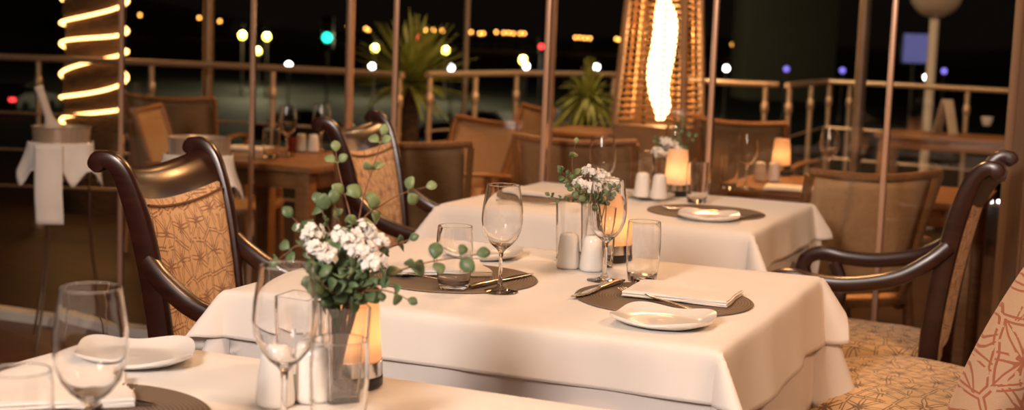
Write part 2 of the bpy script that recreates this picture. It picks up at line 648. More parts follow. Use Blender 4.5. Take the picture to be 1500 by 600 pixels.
# ------------------------------------------------------------------ tables and cloths
def pedestal_table(name, u0, u1, v0, v1, label):
    r = empty(name, W((u0 + u1) / 2, (v0 + v1) / 2, 0), TH)
    tag(r, label, 'table', 'dining tables under white cloths')
    a, c = (u1 - u0), (v1 - v0)
    MB().box((0, 0, 0.733), (a - 0.012, c - 0.012, 0.026), 0.004).build('tabletop', M['mahogany'], r)
    MB().lathe([(0, 0.06), (0.05, 0.06), (0.045, 0.2), (0.035, 0.5), (0.05, 0.70), (0.10, 0.719), (0, 0.719)], 24).build('column', M['mahogany'], r)
    q = MB()
    q.box((0, 0, 0.032), (a * 0.55, 0.07, 0.06), 0.012).box((0, 0, 0.031), (0.07, c * 0.55, 0.058), 0.012)
    q.build('foot', M['mahogany'], r)
    return r


def drape(name, u0, u1, v0, v1, z, over, material, label, group, r0, flare, ridge, seed, wave=0.10, th=0.002):
    """cloth over a rectangle: over = hang at left, right, near, far"""
    a, c = (u1 - u0) / 2, (v1 - v0) / 2
    rnd = random.Random(seed)
    ph = [rnd.uniform(0, 6.28) for _ in range(8)]

    def axis(neg, pos, half):
        out = [-half - neg * (1 - k / 14) for k in range(14)]
        n = 26
        out += [-half + 2 * half * k / n for k in range(n)]
        out += [half + pos * k / 14 for k in range(15)]
        return out
    S, T = axis(over[0], over[1], a), axis(over[2], over[3], c)
    bm = bmesh.new()
    V = []
    for s in S:
        row = []
        for t in T:
            ex, ey = max(0, abs(s) - a), max(0, abs(t) - c)
            qx, qy = max(-a, min(a, s)), max(-c, min(c, t))
            d = math.hypot(ex, ey)
            if d < 1e-6:
                zz = 0.0009 * math.sin(9 * s + ph[0]) * math.sin(8 * t + ph[1])
                row.append(bm.verts.new((s, t, zz)))
                continue
            sx, sy = (1 if s > 0 else -1), (1 if t > 0 else -1)
            phi = math.atan2(ey, ex)
            along = (qy if ey < 1e-6 else qx) if (ex < 1e-6 or ey < 1e-6) else (qx + qy)
            wv = math.sin(11 * along + ph[2 + (sx > 0)]) * 0.6 + math.sin(23 * along + ph[4 + (sy > 0)]) * 0.4
            edgef = 1.0
            if ex < 1e-6:
                edgef = min(1, (a - abs(qx)) / 0.12)
            elif ey < 1e-6:
                edgef = min(1, (c - abs(qy)) / 0.12)
            else:
                edgef = 0
            rho = r0 * (1 - math.exp(-d / r0)) + flare * d + wave * d * wv * edgef * 0.5
            if ex > 0 and ey > 0:
                rho += ridge * d * math.sin(2 * phi) ** 2
            rho = max(0.002 * min(1, d / 0.01), min(rho, d * 0.98))
            dn = math.sqrt(max(0, d * d - rho * rho))
            row.append(bm.verts.new((qx + sx * math.cos(phi) * rho, qy + sy * math.sin(phi) * rho, -dn)))
        V.append(row)
    for i in range(len(S) - 1):
        for j in range(len(T) - 1):
            bm.faces.new((V[i][j], V[i + 1][j], V[i + 1][j + 1], V[i][j + 1]))
    me = bpy.data.meshes.new(name)
    bm.to_mesh(me)
    bm.free()
    me.polygons.foreach_set('use_smooth', [True] * len(me.polygons))
    me.materials.append(material)
    o = bpy.data.objects.new(name, me)
    COL.objects.link(o)
    o.location = W((u0 + u1) / 2, (v0 + v1) / 2, z)
    o.rotation_euler = (0, 0, TH)
    solid(o, th, 1)
    tag(o, label, 'tablecloth', group)
    return o


TT = 0.7555   # where things stand
TABLES = {
    'front': (-1.36, -0.46, 0.88, 1.70),
    'middle': (-1.44, -0.545, 2.14, 2.935),
    'far': (-1.70, -0.835, 3.55, 4.31),
}
TXT = {'front': 'nearest dining table, cut off by the bottom edge',
       'middle': 'middle dining table with the right hand placemat and plate in full view',
       'far': 'far dining table standing against the glass wall'}
OV = {'front': ((0.12, 0.12, 0.1, 0.10), (0.3, 0.3, 0.3, 0.24)),
      'middle': ((0.115, 0.14, 0.085, 0.07), (0.10, 0.27, 0.33, 0.2)),
      'far': ((0.105, 0.11, 0.20, 0.075), (0.10, 0.30, 0.33, 0.07))}
for k, (u0, u1, v0, v1) in TABLES.items():
    pedestal_table('dining_table', u0, u1, v0, v1, TXT[k])
    where = {'front': 'the nearest table at the bottom edge', 'middle': 'the middle table', 'far': 'the far table by the glass wall'}[k]
    drape('undercloth', u0, u1, v0, v1, 0.7475, OV[k][1], M['linen_under'], 'greyish white undercloth below the top cloth of ' + where, 'undercloths', 0.004, 0.02, 0.40, 3 + len(k), 0.05)
    drape('tablecloth', u0 - 0.004, u1 + 0.004, v0 - 0.004, v1 + 0.004, 0.7525, OV[k][0], M['linen'], 'white top tablecloth spread over ' + where, 'top tablecloths', 0.007, 0.12, 0.50, 11 + len(k), 0.22)


# ------------------------------------------------------------------ mahogany armchairs
def make_armchair():
    r = empty('armchair')
    wood = M['mahogany']
    half = 0.198
    # upholstered seat
    b = MB()

    def seat(i, j):
        pass
    rings = []
    for zz, ins in ((0.395, 0.0), (0.42, -0.008), (0.45, -0.008), (0.468, 0.006), (0.478, 0.03), (0.484, 0.09), (0.486, 0.16)):
        ring = []
        for k in range(40):
            a = 2 * math.pi * k / 40
            ca, sa = math.cos(a), math.sin(a)
            x = math.copysign(abs(ca) ** 0.42, ca) * (0.235 - ins)
            y = math.copysign(abs(sa) ** 0.42, sa) * (0.212 - ins) * (1.0 + 0.10 * (x / 0.235))
            ring.append(Vector((x + 0.0, y, zz)))
        rings.append(ring)
    b.rings(rings)
    b.build('seat', M['fabric_seat'], r, angle=60)
    # frame under the seat
    b = MB()
    b.box((0.215, 0, 0.365), (0.03, 0.43, 0.06), 0.006)
    b.box((-0.215, 0, 0.365), (0.03, 0.36, 0.06), 0.006)
    for s in (-1, 1):
        b.sweep([(-0.22, s * 0.185, 0.365), (0.22, s * 0.222, 0.365)], 0.028, 0.06, (0, 1, 0))
    b.build('seat_frame', wood, r)
    # posts that carry on down as the rear legs, rolled over at the top
    for s in (-1, 1):
        pts = spline([(-0.30, s * half * 0.90, 0.0), (-0.245, s * half * 0.93, 0.25), (-0.235, s * half * 0.95, 0.45), (-0.247, s * half * 0.98, 0.62), (-0.275, s * half * 1.04, 0.79),
                      (-0.305, s * half * 1.09, 0.90), (-0.330, s * half * 1.11, 0.945), (-0.358, s * half * 1.12, 0.954), (-0.376, s * half * 1.12, 0.935)], 6)
        n = len(pts)
        hs = [0.036 + 0.014 * math.sin(math.pi * min(1, i / (n * 0.75))) for i in range(n)]
        hs[-6:] = [0.042, 0.042, 0.040, 0.037, 0.031, 0.022]
        MB().sweep(pts, 0.031, hs, (0, 1, 0)).build('back_post', wood, r)
    # upholstered panel
    b = MB()

    def post_x(z):
        t = max(0.0, z - 0.45)
        return -0.233 - 0.06 * t - 0.22 * t * t

    def panel(sgn, bulge):
        def f(i, j):
            z = 0.475 + 0.405 * j
            hw = 0.176 + 0.022 * j
            y = (i * 2 - 1) * hw
            e = (1 - abs(2 * i - 1) ** 6) * (1 - abs(2 * j - 1) ** 8)
            crest = 0.018 * (1 - (2 * i - 1) ** 2) * j
            return Vector((post_x(z) + sgn * (0.012 + bulge * e) - 0.02 * (1 - (2 * i - 1) ** 2) * 0.6, y, z - crest))
        return f
    front, back = panel(1, 0.018), panel(-1, 0.004)
    nu, nv = 16, 20
    A = [[b.b.verts.new(front(i / nu, j / nv)) for j in range(nv + 1)] for i in range(nu + 1)]
    B = [[b.b.verts.new(back(i / nu, j / nv)) for j in range(nv + 1)] for i in range(nu + 1)]
    for i in range(nu):
        for j in range(nv):
            b.b.faces.new((A[i][j], A[i + 1][j], A[i + 1][j + 1], A[i][j + 1]))
            b.b.faces.new((B[i][j], B[i][j + 1], B[i + 1][j + 1], B[i + 1][j]))
    for i in range(nu):
        b.b.faces.new((A[i][0], B[i][0], B[i + 1][0], A[i + 1][0]))
        b.b.faces.new((A[i][nv], A[i + 1][nv], B[i + 1][nv], B[i][nv]))
    for j in range(nv):
        b.b.faces.new((A[0][j], A[0][j + 1], B[0][j + 1], B[0][j]))
        b.b.faces.new((A[nu][j], B[nu][j], B[nu][j + 1], A[nu][j + 1]))
    bk = b.build('backrest', M['fabric_back'], r, angle=50)
    pp = [front(i / 30, 0.965) + Vector((0.004, 0, 0)) for i in range(1, 30)]
    MB().tube(pp, 0.0028, 6).build('piping', M['twig'], bk)
    # top rail, hollowed and rolled back
    b = MB()
    prof = [(-0.278, 0.868), (-0.285, 0.885), (-0.298, 0.912), (-0.314, 0.934), (-0.334, 0.946), (-0.352, 0.943), (-0.350, 0.931), (-0.334, 0.922), (-0.318, 0.895), (-0.306, 0.868)]
    rings = []
    for k in range(19):
        q = k / 18 * 2 - 1
        y = q * (half * 1.06)
        dx = -0.022 * (1 - q * q)
        dz = -0.022 * (1 - q * q)
        rings.append([Vector((x + dx, y, z + dz)) for x, z in prof])
    b.rings(rings)
    b.build('top_rail', wood, r, angle=50)
    # sweeping arms with a rolled front end, each on a curved support
    for s in (-1, 1):
        y = s * 0.228
        pts = spline([(-0.268, s * 0.208, 0.755), (-0.225, s * 0.219, 0.715), (-0.15, y, 0.668), (-0.04, y * 1.02, 0.642), (0.05, y * 1.03, 0.640),
                      (0.115, y * 1.03, 0.648), (0.158, y * 1.03, 0.632), (0.172, y * 1.03, 0.600), (0.155, y * 1.03, 0.570)], 6)
        n = len(pts)
        hs = [0.040] * n
        hs[-5:] = [0.038, 0.036, 0.032, 0.028, 0.022]
        arm = MB().sweep(pts, 0.040, hs, (0, 1, 0)).build('arm', wood, r)
        pts = spline([(0.085, y * 1.02, 0.625), (0.066, y * 1.02, 0.58), (0.062, y * 1.0, 0.53), (0.085, y * 0.99, 0.475), (0.135, y * 0.975, 0.43), (0.165, y * 0.97, 0.38)], 6)
        MB().sweep(pts, 0.034, 0.036, (0, 1, 0)).build('arm_support', wood, arm)
    for s in (-1, 1):
        MB().sweep([(0.215, s * 0.208, 0.34), (0.217, s * 0.209, 0.2), (0.222, s * 0.211, 0.0)], [0.045, 0.036, 0.028], [0.045, 0.036, 0.028], (0, 1, 0)).build('leg', wood, r)
    return r


ch = make_armchair()
tag(ch, 'dark wood armchair with patterned back at the left end of the middle table', 'chair', 'mahogany dining armchairs')
A1 = Vector((-0.745, 3.005, 0))
f1 = R(-11)
ch.location = A1 + Vector((math.cos(f1), math.sin(f1), 0)) * 0.335
ch.rotation_euler = (0, 0, f1)
f2 = R(-14)
A2 = Vector((-0.485, 4.33, 0))
copy_tree(ch, A2 + Vector((math.cos(f2), math.sin(f2), 0)) * 0.335, f2, 'dark wood armchair with patterned back at the left end of the far table')
f3 = R(157)
copy_tree(ch, W(-0.615, 3.80), f3, 'dark wood armchair on the right side, seen edge on between far table and curtain')


# ------------------------------------------------------------------ upholstered chair, front right
def make_upholstered(loc, rz):
    r = empty('upholstered_chair', loc, rz)
    tag(r, 'fully upholstered patterned chair in the bottom right corner, no wood showing', 'chair')
    b = MB()
    rings = []
    for zz, ins in ((0.20, 0.02), (0.30, 0.0), (0.42, -0.01), (0.47, 0.005), (0.50, 0.04), (0.515, 0.10), (0.522, 0.17)):
        ring = []
        for k in range(48):
            a = 2 * math.pi * k / 48
            ca, sa = math.cos(a), math.sin(a)
            ring.append(Vector((math.copysign(abs(ca) ** 0.55, ca) * (0.29 - ins), math.copysign(abs(sa) ** 0.55, sa) * (0.30 - ins), zz)))
        rings.append(ring)
    b.rings(rings)
    b.build('seat', M['fabric_seat'], r, angle=70)
    b = MB()
    rings = []
    n = 22
    for k in range(n + 1):
        t = k / n
        z = 0.24 + 0.72 * t
        xc = -0.285 - 0.05 * t - 0.20 * t * t
        hw = 0.31 * (1 - 0.10 * t) * (1 - max(0, (t - 0.8) / 0.2) ** 3 * 0.25)
        th = (0.075 + 0.02 * math.sin(math.pi * t)) * (1 - max(0, (t - 0.85) / 0.15) ** 2 * 0.55)
        ring = []
        for i in range(36):
            a = 2 * math.pi * i / 36
            ca, sa = math.cos(a), math.sin(a)
            ring.append(Vector((xc + math.copysign(abs(ca) ** 0.6, ca) * th + 0.0, math.copysign(abs(sa) ** 0.5, sa) * hw, z)))
        rings.append(ring)
    b.rings(rings)
    b.build('backrest', M['fabric_red'], r, angle=75)
    for sx in (-0.24, 0.22):
        for sy in (-0.23, 0.23):
            MB().sweep([(sx, sy, 0.21), (sx, sy, 0.0)], [0.045, 0.03], [0.045, 0.03], (0, 1, 0)).build('leg', M['mahogany'], r)
    return r


UC_LOC, UC_ROT = Vector((0.895, 3.06, 0)), R(128)
uc = make_upholstered(UC_LOC, UC_ROT)


# ------------------------------------------------------------------ tableware
def make_wine_glass(name='wine_glass'):
    outer = [(0, 0), (0.030, 0.0), (0.0335, 0.0001), (0.0345, 0.0012), (0.0335, 0.0022), (0.032, 0.0026), (0.020, 0.0045), (0.008, 0.0085), (0.0042, 0.016), (0.0036, 0.035), (0.0036, 0.062), (0.0046, 0.074), (0.010, 0.081), (0.020, 0.089),
             (0.030, 0.102), (0.0365, 0.119), (0.0385, 0.136), (0.0375, 0.155), (0.0345, 0.176), (0.03125, 0.1980), (0.03112, 0.1990), (0.03105, 0.1996), (0.03055, 0.2001), (0.03005, 0.1996), (0.03012, 0.1990), (0.03025, 0.1980)]
    inner = [(0.0334, 0.176), (0.0364, 0.155), (0.0373, 0.136), (0.0353, 0.1195), (0.0287, 0.1032), (0.0188, 0.0906), (0.0085, 0.0838), (0, 0.0825)]
    return MB().lathe(outer + inner, 40).build(name, M['glass'], angle=60)


def make_tumbler(name='tumbler'):
    outer = [(0, 0), (0.0235, 0), (0.0255, 0.0003), (0.0268, 0.0012), (0.0276, 0.003), (0.0282, 0.006), (0.0305, 0.02), (0.0335, 0.05), (0.0345, 0.078), (0.0335, 0.104), (0.03215, 0.1178), (0.0320, 0.1188), (0.0319, 0.1195), (0.0313, 0.1200), (0.0307, 0.1195), (0.0307, 0.1188), (0.0309, 0.1178)]
    inner = [(0.0322, 0.104), (0.0332, 0.078), (0.0321, 0.05), (0.0292, 0.022), (0.0280, 0.0165), (0.0262, 0.0138), (0.0235, 0.0127), (0.020, 0.0123), (0, 0.0122)]
    return MB().lathe(outer + inner, 40).build(name, M['glass'], angle=60)


def place(o, p, label, rz=0.0, group=None, first=[None]):
    c = copy_tree(o, p, rz, label, group)
    return c


# positions on the tables: photograph place -> table height
def on(px, py, z=TT):
    return at(px, py, z)


wg = make_wine_glass()
tag(wg, 'empty wine glass with long stem beside the left placemat of the middle table', 'wine glass', 'wine glasses')
wg.location = on(732, 427)
for (p, lab) in (
    (on(885, 411), 'empty wine glass in front of the salt and pepper on the middle table'),
    (on(132, 696), 'large near wine glass at the bottom left, cut by the frame'),
    (on(415, 634), 'near wine glass in front of the white shakers on the nearest table'),
    (on(879, 304), 'blurred wine glass on the far table behind the middle bouquet'),
    (at(1092, 276, 0.706), 'wine glass on the right terrace table next to the small lamp'),
    (at(1212, 262, 0.706), 'wine glass on the right terrace table just above the sling chair back'),
    (at(420, 228, 0.706), 'wine glass beside the tumbler on the left terrace table'),
    (at(470, 221, 0.706), 'wine glass behind the shakers on the left terrace table'),
    (at(987, 273, TT), 'wine glass behind the flowers on the far table'),
):
    copy_tree(wg, p, 0, lab)

tb = make_tumbler()
tag(tb, 'clear water tumbler at the right placemat of the middle table', 'tumbler', 'water tumblers')
tb.location = on(940, 412)
tb2 = make_tumbler()
tag(tb2, 'clear tumbler behind the trailing green sprig on the middle table', 'tumbler', 'water tumblers')
tb2.location = on(664, 424)
for (p, lab) in (
    (Vector((at(28, 541, 0.8755).x, at(28, 541, 0.8755).y, TT)), 'near tumbler cut off in the bottom left corner'),
    (Vector((at(498, 496, 0.8755).x, at(498, 496, 0.8755).y, TT)), 'near tumbler standing in front of the bouquet vase'),
    (on(1020, 297), 'blurred tumbler on the far table next to the lamp'),
    (at(1066, 277, 0.706), 'round tumbler on the right terrace table beside the wine glass'),
    (at(397, 231, 0.706), 'tumbler at the front of the left terrace table'),
):
    copy_tree(tb, p, 0, lab)


def make_shaker():
    r = MB().lathe([(0, 0), (0.021, 0), (0.0245, 0.003), (0.0248, 0.008), (0.0225, 0.035), (0.0200, 0.060), (0.0185, 0.068), (0.014, 0.0722), (0.007, 0.0735), (0, 0.0737)], 32).build('shaker', M['porcelain'], angle=60)
    b = MB()
    for k in range(5):
        a = 2 * math.pi * k / 5
        b.lathe([(0, 0.0722), (0.001, 0.0722), (0.001, 0.0739), (0, 0.0739)], 8, (0.006 * math.cos(a), 0.006 * math.sin(a), 0))
    b.build('hole', M['black'], r)
    return r


sh = make_shaker()
tag(sh, 'white porcelain shaker, left one of the pair on the middle table', 'shaker', 'salt and pepper shakers')
sh.location = on(832, 392)
for (p, lab) in (
    (on(866, 396), 'white porcelain shaker, right one of the pair on the middle table'),
    (on(403, 592), 'near white shaker, left one behind the wine glass stem'),
    (on(458, 586), 'near white shaker, right one beside the bouquet vase'),
    (on(940, 288, TT + 0.012), 'white shaker, left one on the saucer of the far table'),
    (on(965, 291, TT + 0.012), 'white shaker, right one on the saucer of the far table'),
    (at(1113, 264, 0.706), 'white shaker, left one on the right terrace table'),
    (at(1133, 265, 0.706), 'white shaker, right one in front of the small terrace lamp'),
    (at(441, 221, 0.706), 'white shaker, left one on the left terrace table'),
    (at(459, 222, 0.706), 'white shaker, right one on the left terrace table'),
):
    copy_tree(sh, p, 0, lab)

b = MB().lathe([(0, 0), (0.04, 0), (0.06, 0.006), (0.072, 0.014), (0.071, 0.016), (0.058, 0.0095), (0.04, 0.0065), (0, 0.006)], 40)
sa = b.build('saucer', M['porcelain'], angle=60)
tag(sa, 'small white saucer under the shakers on the far table', 'saucer')
sa.location = on(954, 290)
sa.location.z = TT


def make_lamp():
    r = empty('candle_lamp')
    MB().lathe([(0, 0), (0.038, 0), (0.041, 0.003), (0.041, 0.014), (0.039, 0.016), (0, 0.016)], 36).build('base', M['black'], r)
    MB().lathe([(0, 0.0165), (0.0405, 0.0165), (0.0395, 0.036), (0.037, 0.037), (0.0, 0.037)], 36).build('band', M['steel'], r)
    MB().lathe([(0.0385, 0.0375), (0.0310, 0.142), (0.0295, 0.142), (0.0370, 0.0375)], 36).build('shade', M['shade'], r)
    b = MB()
    b.lathe([(0, 0.0375), (0.018, 0.0375), (0.018, 0.056), (0.0, 0.056)], 20)
    b.build('candle', M['napkin'], r)
    MB().lathe([(0, 0.0565), (0.004, 0.060), (0.0065, 0.068), (0.0045, 0.078), (0.0, 0.090)], 16).build('flame', M['candle'], r)
    l = lamp('candle_light', 'POINT', (0, 0, 0.075), 0.11, (1.0, 0.66, 0.38), 0.012)
    l.parent = r
    return r


lp = make_lamp()
tag(lp, 'glowing peach candle lamp with black foot behind the bouquet on the nearest table', 'table lamp', 'candle table lamps')
lp.location = on(516, 563)
for (p, lab) in (
    (on(893, 381), 'glowing candle lamp with black foot between vase and tumbler on the middle table'),
    (on(990, 286), 'glowing candle lamp with black foot on the far table'),
    (at(1143, 254, 0.706), 'small glowing lamp on the right terrace table'),
):
    copy_tree(lp, p, 0, lab)


def make_plate():
    b = MB()
    n, rr = 72, 14

    def prof(t):
        return 0.002 + 0.008 * max(0, (t - 0.66) / 0.34) ** 1.2

    def P(t, k, dz):
        a = 2 * math.pi * k / n
        ca, sa = math.cos(a), math.sin(a)
        e = 3.4
        rad = 0.083 / (abs(ca) ** e + abs(sa) ** e) ** (1 / e)
        corner = abs(math.sin(2 * a)) ** 2
        return Vector((ca * rad * t, sa * rad * t, prof(t) + dz + corner * 0.007 * max(0, (t - 0.5) / 0.5) ** 1.5))
    top = [[P(i / rr, k, 0.0035) for k in range(n)] for i in range(1, rr + 1)]
    bot = [[P(i / rr, k, 0.0 if i < rr else 0.001) for k in range(n)] for i in range(1, rr + 1)]
    vt = [[b.b.verts.new(p) for p in row] for row in top]
    vb = [[b.b.verts.new(p - Vector((0, 0, 0.003 if i < 7 else 0.0015))) for p in row] for i, row in enumerate(bot)]
    ct = b.b.verts.new((0, 0, 0.0065))
    cb = b.b.verts.new((0, 0, 0.0))
    for k in range(n):
        j = (k + 1) % n
        b.b.faces.new((ct, vt[0][k], vt[0][j]))
        b.b.faces.new((cb, vb[0][j], vb[0][k]))
        for i in range(rr - 1):
            b.b.faces.new((vt[i][k], vt[i + 1][k], vt[i + 1][j], vt[i][j]))
            b.b.faces.new((vb[i][k], vb[i][j], vb[i + 1][j], vb[i + 1][k]))
        b.b.faces.new((vt[-1][k], vb[-1][k], vb[-1][j], vt[-1][j]))
    return b.build('side_plate', M['porcelain'], angle=60)


pl = make_plate()
tag(pl, 'square white side plate with turned up corners at the front of the middle table', 'plate', 'side plates')
pl.location = on(971, 474)
pl.rotation_euler = (0, 0, R(-24))
for (p, a, lab) in (
    (on(196, 528), R(10), 'square white side plate behind the near wine glass at the left'),
    (on(1038, 321), R(-10), 'square white side plate at the front of the far table'),
    (on(703, 376), R(-22), 'square white side plate at the back left of the middle table'),
):
    copy_tree(pl, p, a, lab)

pm = MB().lathe([(0, 0), (0.163, 0), (0.1645, 0.0015), (0.163, 0.003), (0, 0.003)], 64).build('placemat', M['placemat'], angle=40)
tag(pm, 'round brown woven placemat at the right place of the middle table', 'placemat', 'round woven placemats')
pm.location = on(972, 438)
for (p, lab) in (
    (on(664, 407), 'round brown woven placemat at the left place of the middle table'),
    (on(105, 612), 'round brown woven placemat at the bottom left on the nearest table'),
    (on(1034, 311), 'round brown woven placemat at the right place of the far table'),
    (on(800, 289), 'round brown woven placemat at the left place of the far table'),
):
    copy_tree(pm, p, 0, lab)


def make_napkin():
    b = MB()

    def lay(z, x0, x1, y0, y1, th, seed):
        n = 16

        def f(sgn):
            def g(i, j):
                x = x0 + (x1 - x0) * i
                y = y0 + (y1 - y0) * j
                wz = 0.0012 * math.sin(i * 5 + seed) + 0.001 * math.sin(j * 6 + seed * 2)
                return Vector((x + 0.002 * math.sin(j * 7 + seed), y + 0.002 * math.sin(i * 6 + seed), z + wz + sgn * th / 2))
            return g
        rt, rb = f(1), f(-1)
        A = [[b.b.verts.new(rt(i / n, j / n)) for j in range(n + 1)] for i in range(n + 1)]
        B = [[b.b.verts.new(rb(i / n, j / n)) for j in range(n + 1)] for i in range(n + 1)]
        for i in range(n):
            for j in range(n):
                b.b.faces.new((A[i][j], A[i + 1][j], A[i + 1][j + 1], A[i][j + 1]))
                b.b.faces.new((B[i][j], B[i][j + 1], B[i + 1][j + 1], B[i + 1][j]))
        for i in range(n):
            b.b.faces.new((A[i][0], B[i][0], B[i + 1][0], A[i + 1][0]))
            b.b.faces.new((A[i][n], A[i + 1][n], B[i + 1][n], B[i][n]))
            b.b.faces.new((A[0][i], A[0][i + 1], B[0][i + 1], B[0][i]))
            b.b.faces.new((A[n][i], B[n][i], B[n][i + 1], A[n][i + 1]))
    for k in range(4):
        lay(0.0030 + 0.0024 * k, -0.098 + 0.002 * (k % 2), 0.098 - 0.003 * (k % 2), -0.072, 0.072 - 0.0025 * (k % 2), 0.0021, k * 0.15)
    for k in range(2):     # the folds at one long side
        b.tube([(-0.097 + 0.194 * i / 12, -0.0715, 0.0042 + 0.0048 * k) for i in range(13)], 0.0023, 8)
    return b.build('napkin', M['napkin'], angle=45)


nk = make_napkin()
tag(nk, 'folded white napkin on the right placemat of the middle table', 'napkin', 'folded napkins')
PM = 0.0037
nk.location = on(1000, 436) + Vector((0, 0, PM))
nk.rotation_euler = (0, 0, R(-20))
for (p, a, lab) in (
    (on(640, 398), R(12), 'folded white napkin on the left placemat of the middle table'),
    (on(72, 584), R(20), 'folded white napkin at the bottom left on the nearest table'),
    (on(792, 286), R(-20), 'folded white napkin at the left place of the far table'),
):
    copy_tree(nk, p + Vector((0, 0, PM)), a, lab)
for (p, a, lab) in (
    (at(1160, 278, 0.7025), R(-15), 'folded napkin lying on the right terrace table'),
    (at(362, 219, 0.7025), R(-15), 'folded napkin lying on the left terrace table'),
):
    copy_tree(nk, p, a, lab)


def make_fork():
    b = MB()
    pts = [Vector((-0.10, 0, 0.002)), Vector((-0.06, 0, 0.004)), Vector((0.0, 0, 0.006)), Vector((0.03, 0, 0.009)), Vector((0.045, 0, 0.007)), Vector((0.055, 0, 0.004))]
    ps = spline(pts, 5)
    n = len(ps)
    ws = []
    for i in range(n):
        t = i / (n - 1)
        ws.append(0.017 - 0.011 * min(1, t / 0.6) if t < 0.62 else 0.006 + 0.018 * min(1, (t - 0.62) / 0.3))
    b.sweep(ps, ws, 0.0022, (0, 1, 0))
    for k in range(4):
        y = (k - 1.5) * 0.0062
        b.sweep([(0.054, y, 0.004), (0.072, y, 0.0035), (0.086, y * 0.95, 0.006), (0.096, y * 0.92, 0.010)], [0.0038, 0.0034, 0.003, 0.002], [0.002, 0.002, 0.0018, 0.0014], (0, 1, 0))
    return b.build('fork', M['steel'], angle=50)


def make_knife():
    r = empty('table_knife')
    ps = [(-0.11, 0, 0.004), (-0.09, 0, 0.0045), (-0.03, 0, 0.004), (-0.005, 0, 0.0035)]
    MB().sweep(ps, [0.012, 0.015, 0.012, 0.009], [0.005, 0.007, 0.006, 0.004], (0, 1, 0)).build('handle', M['steel'], r)
    MB().sweep([(-0.006, 0, 0.0035), (0.02, 0.001, 0.003), (0.06, 0.002, 0.0028), (0.09, 0.001, 0.0026), (0.108, -0.003, 0.0024)], [0.009, 0.017, 0.020, 0.016, 0.004], [0.003, 0.0018, 0.0015, 0.0012, 0.001], (0, 1, 0)).build('blade', M['steel'], r)
    return r


def between(p, q):
    d = q - p
    return (p + q) / 2, math.atan2(d.y, d.x)


fk, kn = make_fork(), make_knife()
tag(fk, 'steel fork on the right placemat of the middle table, tines to the left', 'fork', 'forks')
tag(kn, 'steel knife at the left edge of the right placemat, middle table', 'knife', 'knives')


def lay(o, first, px0, px1, z, label):
    p, a = between(at(px0[0], px0[1], z), at(px1[0], px1[1], z))
    p.z = z
    if first:
        o.location, o.rotation_euler = p, (0, 0, a)
        o['label'] = label
    else:
        copy_tree(o, p, a, label)


ZM = TT + 0.0045
lay(fk, True, (1035, 460), (893, 424), ZM, 'steel fork beside the napkin on the right placemat of the middle table')
lay(kn, True, (905, 415), (845, 434), ZM, 'steel knife at the left edge of the right placemat, middle table')
lay(fk, False, (700, 420), (556, 400), ZM, 'steel fork on the left placemat of the middle table, partly behind the sprig')
lay(kn, False, (690, 422), (778, 402), ZM, 'steel knife at the right edge of the left placemat, beside the wine glass')
lay(fk, False, (60, 640), (205, 566), ZM, 'steel fork with its tines showing at the bottom left')
lay(kn, False, (30, 575), (190, 590), ZM, 'steel knife lying across the placemat at the bottom left')
lay(fk, False, (1080, 312), (960, 305), ZM, 'blurred steel fork on the right placemat of the far table')
lay(kn, False, (1060, 322), (1115, 315), ZM, 'blurred dark knife right of the far table plate')
lay(kn, False, (740, 297), (815, 299), ZM, 'blurred steel knife at the left place of the far table')


# square glass vases and glass holders
def make_vase(h, wd, water=True):
    r = empty('vase')
    b = MB()

    def sq(hw, z, cr=0.004):
        out = []
        for sx, sy, a0 in ((1, 1, 0), (-1, 1, 90), (-1, -1, 180), (1, -1, 270)):
            for k in range(4):
                a = R(a0 + 30 * k)
                out.append(Vector((sx * (hw - cr) + cr * math.cos(a), sy * (hw - cr) + cr * math.sin(a), z)))
        return out
    hw = wd / 2
    b.rings([sq(hw * 0.9, 0), sq(hw * 0.9, 0.004), sq(hw * 1.04, h), sq(hw * 1.04 - 0.0025, h), sq(hw * 0.9 - 0.003, 0.012)])
    b.build('glass_body', M['glass'], r, angle=30)
    return r


va = make_vase(0.125, 0.056)
tag(va, 'square clear glass vase holding the large bouquet on the nearest table', 'vase', 'square glass vases')
VF = on(501, 585)
va.location, va.rotation_euler = VF, (0, 0, R(20))
VM = on(874, 389)
copy_tree(va, VM, R(25), 'square clear glass vase with white flowers on the middle table')
VR = on(972, 282)
copy_tree(va, VR, R(25), 'square clear glass vase with white flowers on the far table')
hd = copy_tree(va, on(441, 569), TH, 'square clear glass seen through the near wine glass')
hd.name = 'glass_holder'
hd['category'], hd['group'] = 'glass', 'square glass holders'
h2 = copy_tree(hd, on(836, 378), TH, 'square clear glass behind the left shaker on the middle table')
h3 = copy_tree(hd, on(947, 279), TH, 'square clear glass behind the shakers on the far table')
for (V0, cnt, lab) in ((VF, 9, 'small brown pebble in the vase on the nearest table'), (VM, 6, 'small brown pebble in the vase on the middle table')):
    for k in range(cnt):
        lx, ly = ((k % 3) - 1) * 0.0142, ((k // 3) % 3 - 1) * 0.0142
        o = MB().ball((0, 0, 0), 0.0072, 2, (1.05, 0.9, 0.8), 0.05).build('pebble', M['pebble'])
        c, s = math.cos(R(20)), math.sin(R(20))
        o.location = V0 + Vector((lx * c - ly * s, lx * s + ly * c, 0.0185))
        tag(o, lab, 'pebble', lab.replace('small brown pebble', 'pebbles'))


